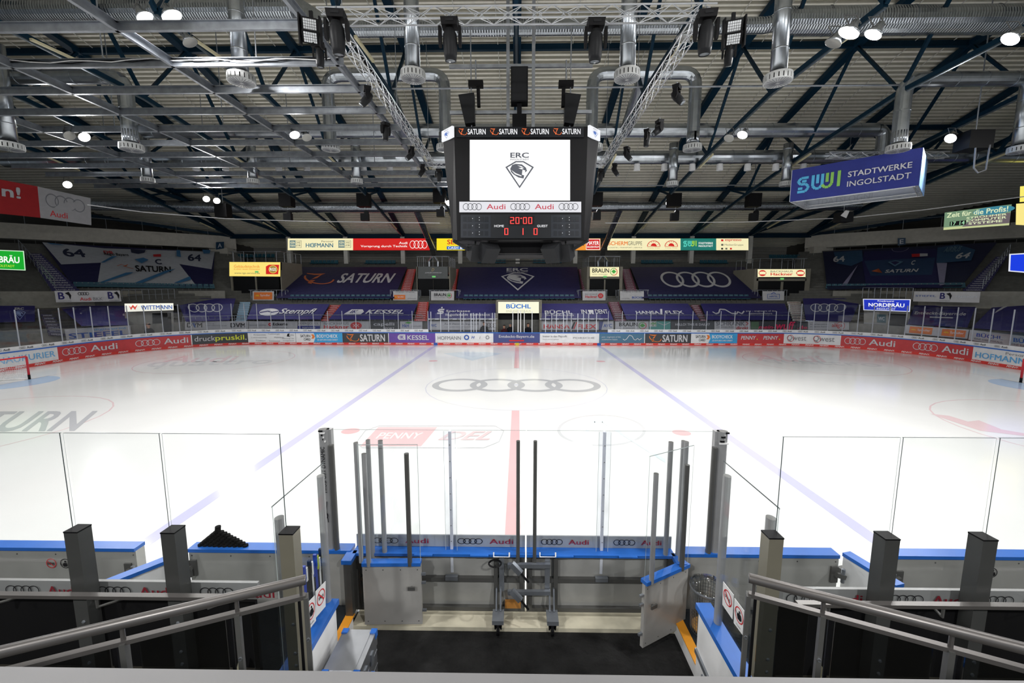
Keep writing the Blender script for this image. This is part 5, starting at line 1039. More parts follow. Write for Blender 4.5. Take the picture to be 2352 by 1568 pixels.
for pts, Ys in (([(287, 716), (398, 712), (400, 765), (287, 770)], (12.8, 14.8, 14.8, 12.8)), ([(1984, 712), (2090, 716), (2088, 772), (1984, 765)], (14.8, 12.8, 12.8, 14.8)), ([(0, 738), (80, 740), (80, 800), (0, 800)], (9, 10.5, 10.5, 9))):
    f = qmap(*wq(pts, Ys)); m = M().slab(f, mt(150, 148, 140, .8), .3); m.art(f, [('r', .55, 0, .95, .9, BLK)], .01)
    if pts[0][0] > 1900: m.art(f, [('r', .3, .5, .5, .85, mt(50, 90, 100, .5)), ('t', 'WC', .33, .6, .47, .75, LETW, .02), ('r', .0, 0, .5, .48, mt(150, 152, 152, .6))], .02)
    o = m.build('door_%d' % ni); tag(o, kind='structure'); ni += 1
m = M(); sbox(m, 1143, 1240, 719, 765, 17.2, 2.5, BLK); sbox(m, 1139, 1144, 690, 765, 16.7, 3, PL); sbox(m, 1239, 1244, 690, 765, 16.7, 3, PL); sbox(m, 1141, 1242, 689, 693, 16.6, 1, PL)
o = m.build('door_%d' % ni); tag(o, kind='structure')
def railing(name, lb, pts, h, n, posts=.03, mid=True, mat_=None, grp=None):
    mt_ = mat_ or GALV; pts = [V(p) for p in pts]; t = thing(name, lb, 'railing', pts[0]-V((0, 0, 0)), grp); up = V((0, 0, h))
    m = M().tube([p+up for p in pts], posts, mt_, 6)
    if mid: m.tube([p+up*.5 for p in pts], posts*.7, mt_, 6)
    m.build('handrail', t)
    L = [(pts[i+1]-pts[i]).length for i in range(len(pts)-1)]; T = sum(L)
    for k in range(n+1):
        d = T*k/n; i = 0
        while i < len(L)-1 and d > L[i]: d -= L[i]; i += 1
        p = pts[i].lerp(pts[i+1], min(1, d/L[i])); M().tube([p, p+up], posts*.8, mt_, 5).build('post', t)
    return t
GR = 'galvanised stand railings'
for x0, x1, nm in ((574, 652, 'in front of the yellow RGS sign entrance'), (897, 962, 'with the half orange advert'), (986, 1055, 'with the small BRAUN advert'), (1328, 1394, 'with the small Hackner advert'), (1418, 1489, 'with the small BÜCHL advert'), (1738, 1806, 'with the HERTEL advert')):
    a, b = P(x0, 694, Y=20.7), P(x1, 694, Y=20.7); h = P(x0, 666, Y=20.7).z-a.z
    railing('balcony_railing', 'short grey balcony railing '+nm, [a+V((0, .9, 0)), a, b, b+V((0, .9, 0))], h, 10, .03, False, None, GR)
    M_ = M(); M_.box((a.x-.1, 20.6, a.z-.25), (b.x+.1, 21.9, a.z), PL); o = single(M_, 'balcony_slab', 'pale concrete balcony slab below the railing '+nm, 'balcony', 'pale balcony slabs'); 
for x0, x1, y, nm in ((527, 645, 601, 'above the yellow RGS sign'), (958, 1031, 612, 'above the JUWELIER sign'), (1353, 1424, 612, 'above the BRAUN sign'), (1738, 1852, 617, 'above the right Hackner sign')):
    a, b = P(x0, y, Y=21.8), P(x1, y, Y=21.8); railing('top_railing', 'thin grey railing '+nm, [a+V((0, 4, 0)), a, b, b+V((0, 4, 0))], 1.0, 12, .025, False, None, GR)
for pts, n, nm in (([(420, 742, 15.4), (568, 738, 16.7)], 10, 'behind the DVM advert'), ([(568, 737.5, 17), (970, 737, 17)], 26, 'behind the left low wall adverts'), ([(1412, 737, 17), (1860, 738, 17)], 28, 'behind the right low wall adverts'), ([(0, 700, 10), (52, 700, 12)], 4, 'at the far left edge'), ([(282, 690, 15), (402, 686, 17)], 8, 'above the WITTMANN sign'), ([(1980, 684, 17), (2095, 686, 15)], 8, 'above the NORDBRÄU sign')):
    q = [P(a, b, Y=c) for a, b, c in pts]; railing('stand_railing', 'grey railing '+nm, q, .55 if n > 9 else .9, n, .028, True, None, GR)
# walkway railings on the corner fascias
for s_, nm in ((-1, 'left'), (1, 'right')):
    pts = [(s_*52, 16.7, 11.0), (s_*43, 23.5, 11.0), (s_*36, 28.8, 11)]
    railing('fascia_railing', 'thin railing on top of the white fascia wall on the %s' % nm, pts, 1.0, 7, .03, False, None, GR)
    m = M()
    for q in range(14):
        a = V((s_*(49-1.08*q), 19+.82*q-.3, 8.9)); m.tube([a, a+V((0, 0, .55))], .03, DSTEEL, 5)
        if q % 5 != 4: b = V((s_*(49-1.08*(q+1)), 19+.82*(q+1)-.3, 9.45)); m.tube([a+V((0, 0, .55)), b], .035, DSTEEL, 5)
    single(m, 'corner_railing', 'dark grey railing along the top of the %s jersey banner' % nm, 'railing')
# square letters on the fascia
for x, y, c, s_ in ((505, 564, 'A', 9), (2071, 555, 'E', 9)):
    Y = P(x, y, Y=30).y; n_ = V((.605 if x < 1000 else -.605, -.796, 0)); p0 = V((-33.9-.0 if x < 1000 else 33.9, 30.5, 0))+n_*.45
    if x < 1000: p0 = V((-34.6, 29, 0)); n_ = V((0, -1, 0)); p0.y = 28.95
    q = [P(a, b, pl=(n_, p0+n_*.03)) for a, b in ((x-s_, y-s_*.9), (x+s_, y-s_), (x+s_, y+s_*.7), (x-s_, y+s_))]
    sheet('letter_plate', 'dark blue plate with white letter %s on the fascia' % c, 'sign', q, mt(20, 60, 90, .5), [('t', c, .25, .2, .75, .8, LETW, .03)])
# stairs
def stairs(lb, q, n, colr, word=None, wc=None, Yq=None, L=0.12, sg=0):
    if Yq: q = [P(a, b, Y=Y) for (a, b), Y in zip(q, Yq)]
    elif sg: q = [KP(a, b, .15, sg) for a, b in q]
    else: q = [CP(a, b, .12) for a, b in q]
    TL, TR, BR_, BL = q; m = M(); TRD = mt(110, 108, 104, .8)
    for i in range(n):
        a, b = BL.lerp(TL, i/n), BR_.lerp(TR, i/n); c, d = BL.lerp(TL, (i+1)/n), BR_.lerp(TR, (i+1)/n); rz = V((0, 0, (c.z-a.z))); 
        m.quad(a, b, b+rz, a+rz, colr); m.quad(a+rz, b+rz, d, c, TRD); m.quad(a, a+rz, c, a+(c-a)*.5-V((0, 0, .2)), TRD)
        if word: m.art(qmap(a+rz, b+rz, b, a), [('t', word, .15, .25, .85, .75, wc or LETW, .03)], .01)
    return single(m, 'staircase', lb, 'stairs', 'coloured aisle stairs')
SR = mt(190, 58, 52, .7); SB_ = mt(150, 182, 205, .7); SPR = mt(120, 60, 80, .7)
stairs('pale blue aisle stairs left of the yellow RGS sign', [(497, 600), (524, 600), (519, 668), (487, 668)], 22, SB_)
stairs('pale blue aisle stairs right of the yellow RGS sign', [(650, 618), (668, 618), (634, 684), (622, 668)], 20, SB_)
stairs('red aisle stairs left of the JUWELIER entrance', [(936, 618), (956, 618), (945, 668), (921, 668)], 14, SR, 'MEDIA', None)
stairs('red aisle stairs right of the JUWELIER entrance', [(1033, 618), (1054, 618), (1047, 668), (1022, 668)], 14, SR, 'MEDIA', None)
stairs('dark red aisle stairs left of the BRAUN entrance', [(1328, 618), (1348, 618), (1360, 668), (1337, 668)], 14, SPR, 'MEDIA', None)
stairs('dark red aisle stairs right of the BRAUN entrance', [(1427, 618), (1446, 618), (1462, 668), (1438, 668)], 14, SPR, 'MEDIA', None)
stairs('cream and red aisle stairs left of the right Hackner sign', [(1714, 618), (1738, 618), (1752, 672), (1748, 672)], 14, mt(190, 180, 172, .7), 'Hackner', RED)
stairs('cream aisle stairs with red Hackner words right of the Hackner sign', [(1856, 602), (1880, 602), (1890, 680), (1860, 680)], 16, mt(196, 190, 182, .7), 'Hackner', mt(120, 50, 60, .6))
stairs('pale blue lower stairs left of the Stempfl banner', [(552, 693), (576, 693), (566, 740), (541, 740)], 9, SB_)
stairs('red lower stairs between the Stempfl and KESSEL banners', [(760, 700), (786, 700), (756, 737), (738, 737)], 8, SR, 'MEDIA')
stairs('red lower stairs between the KESSEL and Sparkasse banners', [(962, 693), (985, 693), (981, 737), (952, 737)], 9, SR, 'MEDIA')
stairs('dark red lower stairs between the BÜCHL and HANSA FLEX banners', [(1396, 693), (1420, 693), (1438, 737), (1411, 737)], 9, SPR, 'MEDIA')
stairs('dark red lower stairs between the HANSA FLEX and wave banners', [(1584, 700), (1604, 700), (1622, 737), (1608, 737)], 8, SPR, 'MEDIA')
stairs('cream lower stairs right of the wave banner', [(1806, 692), (1838, 692), (1850, 737), (1820, 737)], 9, mt(196, 190, 182, .7), 'Hackner', mt(120, 50, 60, .6))
stairs('purple stairs with white SAMSUNG words beside the left jersey banner', [(62, 582), (92, 583), (182, 668), (118, 668)], 17, mt(48, 44, 92, .7), 'SAMSUNG', LETW, sg=1)
stairs('purple stairs with white NORDBRÄU words beside the right jersey banner', [(2290, 590), (2316, 588), (2262, 668), (2212, 668)], 17, mt(44, 42, 86, .7), 'NORDBRÄU', LETW, sg=-1)
stairs('lower purple SAMSUNG stairs at the left edge behind the rink corner', [(84, 702), (108, 700), (150, 772), (112, 770)], 10, mt(70, 66, 92, .7), 'SAMSUNG', LETW, Yq=(12, 12.6, 9.0, 8.4))
for s_ in (1, -1):   # stair railings beside the corner stairs
    q = ((45, 575), (128, 668)) if s_ > 0 else ((2318, 584), (2256, 668))
    a, b = KP(*q[1], .1, s_), KP(*q[0], .1, s_)
    railing('stair_railing', 'sloping grey railing beside the %s stairs' % ('SAMSUNG' if s_ > 0 else 'NORDBRÄU'), [a, b], .95, 9, .03, True, None, GR)
# seats
def seat_mesh():
    m = M(); w_ = .22
    pr = [(-.2, .04), (.18, .0), (.2, .06), (-.18, .1)]
    m.add([(x, y, z+.38) for x in (-w_, w_) for y, z in pr], [(0, 1, 2, 3), (7, 6, 5, 4), (0, 4, 5, 1), (1, 5, 6, 2), (2, 6, 7, 3), (3, 7, 4, 0)], SEAT)
    bk = [(.16, .4), (.26, .84), (.3, .84), (.22, .38)]
    vs = [(x*(1 if k in (0, 3) else .86), y, z) for x in (-w_, w_) for k, (y, z) in enumerate(bk)]
    m.add(vs, [(0, 1, 2, 3), (7, 6, 5, 4), (0, 4, 5, 1), (1, 5, 6, 2), (2, 6, 7, 3), (3, 7, 4, 0)], SEAT)
    m.box((-.03, .05, .0), (.03, .12, .38), DSTEEL)
    m.add([(-.035, .235, .74), (.035, .235, .74), (.035, .243, .79), (-.035, .243, .79)], [(0, 1, 2, 3)], GREY)
    return m.build('stadium_seat')
seat0 = seat_mesh(); sused = False
def seat(p, lb, grp, rz=0):
    global sused
    if not sused: o = seat0; sused = True
    else: o = seat0.copy(); col.objects.link(o)
    o.location = p; o.rotation_euler = (0, 0, rz); tag(o, lb, 'seat', grp)
rows = [(664, 897, 691, 20, 'below the SATURN banner'), (1064, 1320, 691, 22, 'below the ERC diamond banner'), (1488, 1722, 691, 20, 'below the big four rings banner'), (712, 776, 604.5, 7, 'above the left half of the SATURN banner'), (838, 908, 604.5, 8, 'above the right half of the SATURN banner'),
        (1097, 1162, 603, 7, 'above the ERC banner left of column C'), (1224, 1290, 603, 7, 'above the ERC banner right of column C'), (1473, 1546, 604, 8, 'above the rings banner left of column D'), (1608, 1672, 604, 7, 'above the rings banner right of column D'), (540, 630, 590, 9, 'in the top row behind the yellow RGS sign'), (1768, 1840, 592, 8, 'in the top row behind the right Hackner sign')]
for x0, x1, y, n, nm in rows:
    for i in range(n):
        if y > 650: p = CP(x0+(x1-x0)*(i+.5)/n, y+5, -.12)
        else:
            p = P(x0+(x1-x0)*(i+.5)/n, y+9, Y=29.4)
        seat(p, 'teal plastic seat %s, %s from the left' % (nm, od(i)), 'teal seats '+nm)
for s_, nm, xs in ((1, 'left', [170, 495]), (-1, 'right', [1895, 2215])):
    for i in range(24):
        x = xs[0]+(xs[1]-xs[0])*(i+.5)/24; y = 672+((490-x)*-.008 if s_ > 0 else 0); p = KP(x, y, -.25, s_)
        seat(p, 'dark teal seat below the %s jersey banner, %s from the left' % (nm, od(i)), 'teal seats below the %s jersey banner' % nm, .65*s_)
# ================================================================ PEOPLE in the boxes
SKIN = mt(186, 140, 116, .6, nm='skin'); DKC = mt(24, 25, 30, .8, nm='dark_jacket')
def person(px_, py_, Y, lb, cloth, hair, cap=False, ztop=1.75):
    c = P(px_, py_, Y=Y); c.z = 0.35; H = ztop-.35
    t = thing('person', lb, 'person', c)
    m = M(); a = [(0, 0, .0), (0, .02, .25), (0, 0, .5), (0, -.04, .8), (0, -.04, .92), (0, -.05, .98), (0, -.06, 1.04), (0, -.07, 1.12), (0, -.07, 1.2), (0, -.07, 1.26)]
    s_ = H/1.26; rr = [.18, .2, .19, .2, .13, .06, .06, .095, .1, .05]
    m.tube([c+V(p)*s_ for p in a], [r*s_ for r in rr], SKIN, 12)
    vals = len(m.f)
    m.tube([c+V((-.02, -.15, 1.12))*s_, c+V((-.02, -.19, 1.1))*s_], .02*s_, SKIN, 6)
    m.build('body', t, True)
    m = M().tube([c+V(p)*s_ for p in a[:6]], [(r+.025)*s_ for r in rr[:4]]+[.155*s_, .085*s_], cloth, 12)
    for q in (-1, 1): m.tube([c+V((q*.17, -.03, .86))*s_, c+V((q*.26, -.06, .6))*s_, c+V((q*.2, -.3, .5))*s_], [.075*s_, .06*s_, .045*s_], cloth, 8)
    m.build('jacket', t, True)
    for q in (-1, 1): M().tube([c+V((q*.2, -.3, .5))*s_, c+V((q*.19, -.4, .5))*s_], .035*s_, SKIN, 6).build('hand', t)
    m = M().lathe(c+V((0, -.06, 1.17))*s_, [(.105*s_, -.01), (.11*s_, .04), (.08*s_, .1), (.001, .125)], hair, 12)
    if cap: m.box(c+V((-.07, -.25, 1.17))*s_, c+V((.07, -.12, 1.19))*s_, hair)
    m.build('cap' if cap else 'hair', t, True)
person(1112, 745, 16.2, 'person in black jacket and headset behind the boards left of the gate', DKC, BLACK, True, 1.95)
person(1158, 748, 16.0, 'person in dark jacket with red collar sitting left behind the gate', mt(60, 26, 30, .8), BLACK, False, 1.65)
person(1172, 744, 16.3, 'person in dark jacket and grey cap sitting behind the gate', DKC, mt(70, 76, 84, .7), True, 1.8)
person(1213, 746, 16.1, 'person in black jacket sitting right behind the gate', DKC, mt(50, 36, 28, .8), False, 1.8)
c = P(345, 768, Y=10.2); person(345, 768, 12.0, 'person in black standing at the lower left entrance, bent forward', DKC, BLACK, False, 2.1)
# ================================================================ NEAR SIDE: boards, bench doors, gate
NB0, NB1 = -15.0, -15.14
def nx(px, py, Y=NB1): return P(px, py, Y=Y).x
def near_board(name, lb, x0, x1, grp=None, extra=None):
    t = thing(name, lb, 'boards', ((x0+x1)/2, NB1, 0), grp)
    m = M().box((x0, NB1, .0), (x1, NB0, 1.02), PANEL)
    m.box((x0, NB0-.001, .2), (x1, NB0+.01, 1.02), WB)
    n = max(1, int((x1-x0)/.55))
    for i in range(n+1):
        x = x0+.04+(x1-x0-.08)*i/n
        for z in (.12, .55, .96): m.lathe((x, NB1, z), [(.012, .0), (.008, .006), (.001, .008)], DSTEEL, 6, (0, -1, 0))
    m.build('board_panel', t); M().box((x0, NB1-.02, 1.02), (x1, NB0+.02, 1.07), BLUE).build('blue_cap', t)
    if extra: extra(t)
    return t
xa, xb = nx(311, 1262), nx(433, 1262); xp = -2.66
def latch(t, x, z, s_=1):
    m = M().box((x-.05, NB1-.03, z-.12), (x+.05, NB1-.005, z+.12), DSTEEL).bar((x, NB1-.05, z+.02), (x+s_*.13, NB1-.05, z-.02), .05, .06, DSTEEL).tube([(x+s_*.1, NB1-.05, z-.1), (x+s_*.1, NB1-.05, z+.1)], .025, GALV, 8)
    m.build('hinge', t)
def sticker(t, x, z, kind, Y=NB1, s_=.075):
    f = qmap((x-s_, Y, z+s_), (x+s_, Y, z+s_), (x+s_, Y, z-s_), (x-s_, Y, z-s_)); m = M()
    c1 = RED if kind else LETB
    m.art(f, [('e', .5, .5, .5, .5, c1, .86)]+([('t', 'SNUS', .15, .38, .85, .62, LETB, .03), ('l', [(.15, .8), (.85, .2)], .07, RED, 1)] if kind else [('e', .55, .72, .1, .1, LETB, 0), ('p', [(.4, .6), (.7, .6), (.78, .3), (.62, .2), (.4, .2), (.3, .4)], LETB), ('l', [(.1, .6), (.35, .3)], .05, LETB, 1)]), .004)
    m.build('sticker', t)
def ex1(t): latch(t, xa-.12, .72); sticker(t, nx(119, 1292), .82, 1); sticker(t, nx(151, 1292), .82, 0)
near_board('near_boards', 'grey backed near boards with blue cap at the far left, with two round stickers', -13, xa, None, ex1)
near_board('near_boards', 'grey backed near boards with blue cap below the pyramid of pucks', xb, xp+.36, None, lambda t: latch(t, xb+.06, .78, -1))
xc, xd = nx(1929, 1262), nx(2050, 1262)
near_board('near_boards', 'grey backed near boards with blue cap right of the wire waste basket', 2.42, xc, None, lambda t: latch(t, xc-.06, .78))
near_board('near_boards', 'grey backed near boards with blue cap at the far right, with one round sticker', xd, 13, None, lambda t: (latch(t, xd+.12, .72, -1), sticker(t, nx(2281, 1290), .82, 0)))
# open leaves of the bench gates
for A, B, nm in ((P(421, 1266, Z=1.07), P(237, 1338, Z=1.07), 'left'), (P(1944, 1267, Z=1.07), P(2068, 1342, Z=1.07), 'right')):
    t = thing('bench_gate', 'open gate leaf with blue cap leading to the %s bench' % nm, 'gate', A*V((1, 1, 0)) if False else (A.x, A.y, 0), 'open bench gates')
    a, b = V((A.x, A.y, .54)), V((B.x, B.y, .54)); M().bar(a, b, .1, .96, WHITE).build('gate_panel', t); M().bar(V((A.x, A.y, 1.045)), V((B.x, B.y, 1.045)), .14, .05, BLUE).build('blue_cap', t)
    M().bar(a+V((0, 0, .2)), a+(a-b).normalized()*.07+V((0, 0, .2)), .12, .14, DSTEEL).build('hinge', t)
# pyramid of pucks
rt = .038; hp = .0254; x0 = nx(455, 1250, -15.07); x1 = nx(570, 1250, -15.07); N = 10; dx = (x1-x0)/N
PK = mt(20, 20, 21, .85, nm='puck_rubber'); m = M().lathe((0, 0, 0), [(.001, 0), (rt*.96, 0), (rt, .003), (rt, hp-.003), (rt*.96, hp), (.001, hp)], PK, 16)
pk0 = m.build('hockey_puck', smooth=False); first = True
for r in range(12):
    n = max(1, N-r) if r < 10 else 1
    for i in range(n):
        xx = x0+dx*(i+.5+.42*min(r, 9)) + (0 if n > 1 else 0)
        o = pk0 if first else pk0.copy()
        if not first: col.objects.link(o)
        first = False; o.location = (xx, -15.07+random.uniform(-.006, .006), 1.07+r*hp)
        rowname = 'in the bottom row' if r == 0 else ('at the very tip' if r == 11 else ('just below the tip' if r == 10 else 'in the %s row from the bottom' % ORDS[r]))
        tag(o, 'black puck %s of the pyramid%s' % (rowname, '' if n == 1 else ', %s from the left' % ORDS[i]), 'puck', 'pucks stacked in a pyramid on the near boards')
# posts of silver aluminium
def oval(m, a, b, rx, ry, mat_=ALU, n=14):
    a, b = V(a), V(b); vs = [p+V((rx*math.cos(2*math.pi*k/n), ry*math.sin(2*math.pi*k/n), 0)) for p in (a, b) for k in range(n)]
    m.add(vs, [(k, (k+1) % n, n+(k+1) % n, n+k) for k in range(n)], mat_)
    m.add([p for p in vs[n:]], [tuple(range(n))], DSTEEL); return m
# padded end posts with lettering
for s_, X, nm in ((-1, -2.62, 'left'), (1, 2.93, 'right')):
    t = thing('end_post', 'thick silver padded post on the boards %s' % ('with vertical PROSPORT DYNAMIC lettering' if s_ < 0 else 'at the right end of the gate glass'), 'post', (X, -15.08, 1.07))
    zt = P(756, 986, Y=-15.1).z
    m = M(); oval(m, (X, -15.08, 1.07), (X, -15.08, zt), .075, .06, ALU)
    m.bar((X-s_*.07, -15.06, 1.07), (X-s_*.07, -15.06, zt), .07, .08, ALU); m.build('post', t)
    m = M(); oval(m, (X-s_*.11, -15.12, .45 if False else 1.07), (X-s_*.11, -15.12, zt-.22), .035, .04, DSTEEL); m.build('inner_tube', t)
    m = M()
    for k in range(6): m.box((X+random.uniform(-.07, .03), -15.15, zt-.02-.03*k), (X+random.uniform(.0, .07), -15.13, zt-.0-.03*k), WHITE if k % 2 else BLACK)
    m.build('torn_tape', t)
    if s_ < 0:
        f = qmap((X-.035, -15.15, 1.95), (X-.035, -15.15, 2.62), (X+.035, -15.15, 2.62), (X+.035, -15.15, 1.95))
        m = M().art(f, [('t', 'PROSPORT DYNAMIC', 0, .1, 1, .9, LETB, .02)], .003); m.build('lettering', t); m = M(); f = qmap((X-.03, -15.15, 1.5), (X-.03, -15.15, 1.85), (X+.04, -15.15, 1.85), (X+.04, -15.15, 1.5))
        m.art(f, [('l', [(0, .2), (.5, .5), (.9, .3)], .15, LETB, 3), ('e', .3, .5, .12, .35, LETB, .5)], .003); m.build('emblem', t)
# main gate
gx0, gx1, gm = -2.26, 2.33, P(1208, 1260, Y=NB1).x
zg = P(1190, 988, Y=-15.05).z
t = thing('rink_gate', 'wide double gate to the ice with glass, blue cap, wheels and four Audi stickers', 'gate', (gm, -15.1, 0))
for a, b in ((gx0, gm-.012), (gm+.012, gx1)):
    m = M().box((a, -15.08, .12), (b, -15.0, 1.0), PANEL); m.build('leaf_panel', t)
    M().box((a, -15.2, 1.02), (b, -14.97, 1.06), BLUE).build('blue_cap', t)
    m = M()
    for z in (.16, .62): m.bar((a, -15.11, z), (b, -15.11, z), .06, .06, DSTEEL)
    for x in (a+.05, b-.05, b-.42 if b < 1 else a+.42): m.bar((x, -15.12, .14), (x, -15.12, 1.0), .06, .06, DSTEEL)
    m.build('leaf_frame', t)
    m = M().box((a, -15.02, 1.06), (b, -15.0, 1.24), mt(168, 170, 174, .4))
    f = qmap((a, -15.02, 1.24), (b, -15.02, 1.24), (b, -15.02, 1.06), (a, -15.02, 1.06)); W = b-a
    for u in (.12, .62):
        m.art(f, [('g', u-.02, .25, u+.13, .75, LETB, .8), ('t', 'Audi', u+.17, .3, u+.31, .72, mt(150, 34, 48, .5), .03)] if b > 1 or True else [], .003)
    m.build('audi_strip', t)
    for xx in ((a+W*.45,), (a+W*.45,)): pass
for xx in (nx(1102, 1258), nx(1295, 1258), nx(1440, 1258), nx(975, 1258)):
    M().box((xx-.13, -15.24, 1.045), (xx+.13, -15.2, 1.065), BLUE).build('blue_handle', t)
sx_ = [nx(1036, 1250), nx(1384, 1250)]
xs = [-2.58, sx_[0], gm-.0, sx_[1], 2.66]
for a, b in ((xs[0], xs[1]-.01), (xs[1]+.01, gm-.006), (gm+.006, xs[3]-.01), (xs[3]+.01, xs[4]+.2)):
    f = qmap((a, -15.04, zg), (b, -15.04, zg), (b, -15.04, 1.06), (a, -15.04, 1.06)); m = M().slab(f, GLASS, .012); m.art(f, [('r', 0, .997, 1, 1, EDGEL)], .001); m.build('glass_pane', t)
for x in sx_:
    m = M().box((x-.02, -15.09, .7), (x+.02, -15.05, zg-.01), PB); m.build('stanchion', t)
    f = qmap((x-.085, -15.1, zg), (x+.085, -15.1, zg), (x+.085, -15.1, 1.06), (x-.085, -15.1, 1.06)); m = M().slab(f, FARGLASS, .012)
    m.art(f, [('r', 0, 0, .03, 1, EDGEL), ('r', .97, 0, 1, 1, EDGEL)], .001)
    for z in range(7): m.lathe((x, -15.112, 1.2+z*.24), [(.008, 0), (.001, .004)], DSTEEL, 6, (0, -1, 0))
    m.build('clear_cover', t); M().box((x-.09, -15.16, .62), (x+.09, -15.1, .68), GALV).build('bracket', t)
zs = P(1190, 1012, Y=-15.2).z
for a in (1190, 1229): 
    x = P(a, 1100, Y=-15.2).x; oval(M(), (x, -15.2, .95), (x, -15.2, zs), .026, .032, DSTEEL).build('slide_post', t)
x = P(877, 1100, Y=-15.16).x; oval(M(), (x, -15.16, 1.06), (x, -15.16, zs-.02), .034, .034, ALU).build('slide_post', t)
x = P(1537, 1100, Y=-15.16).x; oval(M(), (x, -15.16, 1.06), (x, -15.16, zs-.02), .034, .034, ALU).build('slide_post', t)
m = M()
for y in (1298, 1360):
    a, b = P(1166, y, Y=-15.24), P(1264, y, Y=-15.24); m.bar(a, b, .05, .06, GALV)
    c = P(1188, y+6, Y=-15.3); m.bar(c+V((-.08, .02, .05)), c+V((.05, -.03, -.06)), .06, .08, GALV).tube([c+V((.05, -.03, -.06)), c+V((.16, -.08, -.16))], .015, BLACK, 6)
m.build('cross_bolt', t)
m = M(); c = P(1137, 1296, Y=-15.28); m.lathe(c, [(.08, 0), (.1, .015), (.08, .03)], BLACK, 12, (0, 0, 1)); m.build('hand_wheel', t)
for a in (1152, 1258):
    q = P(a, 1268, Y=-15.22); m = M().bar((q.x, -15.18, .5), (q.x, -15.18, 1.0), .07, .05, GALV); m.tube([q+V((-.11, 0, 0)), q+V((-.11, -.03, -.05)), q+V((.11, -.03, -.05)), q+V((.11, 0, 0))], .01, WHITE, 5); m.build('pull_handle', t)
for a in (1144, 1269):
    q = P(a, 1420, Y=-15.42); x = q.x; m = M().box((x-.08, -15.5, .22), (x+.08, -15.28, .28), GALV).bar((x-.03, -15.3, .28), (x-.03, -15.2, .55), .02, .06, GALV).bar((x+.03, -15.3, .28), (x+.03, -15.2, .55), .02, .06, GALV)
    m.bar((x-.04, -15.42, .24), (x-.03, -15.4, .09), .015, .06, BLACK).bar((x+.04, -15.42, .24), (x+.03, -15.4, .09), .015, .06, BLACK); m.build('caster_fork', t)
    M().lathe((x-.02, -15.41, .09), [(.001, 0), (.085, 0), (.085, .04), (.001, .04)], BLACK, 16, (1, 0, 0)).build('wheel', t)
M().box((P(1160, 1385, Y=-15.12).x, -15.16, P(1160, 1392, Y=-15.12).z), (P(1196, 1385, Y=-15.12).x, -15.1, P(1160, 1378, Y=-15.12).z), mt(190, 130, 60, .6)).build('orange_block', t)
single(M().box((-2.25, -15.36, -.01), (2.33, -14.96, .06), mt(206, 200, 178, .7, var=.2)), 'threshold', 'worn pale wooden threshold under the ice gate', 'threshold')
S(M().box((-2.3, -19.5, -.06), (2.4, -15.3, 0.0), RUBBER), 'floor_entry')
# side posts at the gate corners
for s_, pxs in ((-1, ((817, 1016, -15.3), (845, 1010, -15.18))), (1, ((1577, 1014, -15.3), (1570, 1012, -15.16)))):
    for a, b, Y in pxs:
        c = P(a, b, Y=Y); o = oval(M(), (c.x, Y, 1.0), (c.x, Y, c.z), .03, .036, ALU)
        single(o, 'corner_post', 'slim silver post at the %s corner of the ice gate, %s' % ('left' if s_ < 0 else 'right', 'nearer the bench door' if Y < -15.2 else 'nearer the ice'), 'post', 'slim silver posts at the gate corners')
# corner jambs and yellow sills
for s_, X in ((-1, -2.28), (1, 2.36)):
    nm = 'left' if s_ < 0 else 'right'
    a = P(838 if s_ < 0 else 1566, 1285, Y=-15.3)
    single(M().box((X-.05, -15.35, .2), (X+.05, -15.15, 1.0), DSTEEL).box((X-.07, -15.37, 1.0), (X+.07, -15.13, 1.06), BLUE), 'door_jamb', 'dark jamb with blue top beside the %s bench door' % nm, 'jamb')
    t = thing('door_sill', 'white sill with orange top strip in the %s bench doorway' % nm, 'sill', (X, -15.7, 0)); M().box((X-.05, -16.1, 0), (X+.05, -15.35, .19), WHITE).build('sill_board', t); M().box((X-.06, -16.1, .19), (X+.06, -15.3, .205), mt(226, 150, 34, .5)).build('orange_strip', t)
    x1_ = -2.33 if s_ < 0 else 2.41
    S(M().box((x1_, -17.25, .0), (s_*13, -15.14, .2), mt(38, 42, 46, .9, bump=.2, bs=20)), 'floor_bench_'+nm)
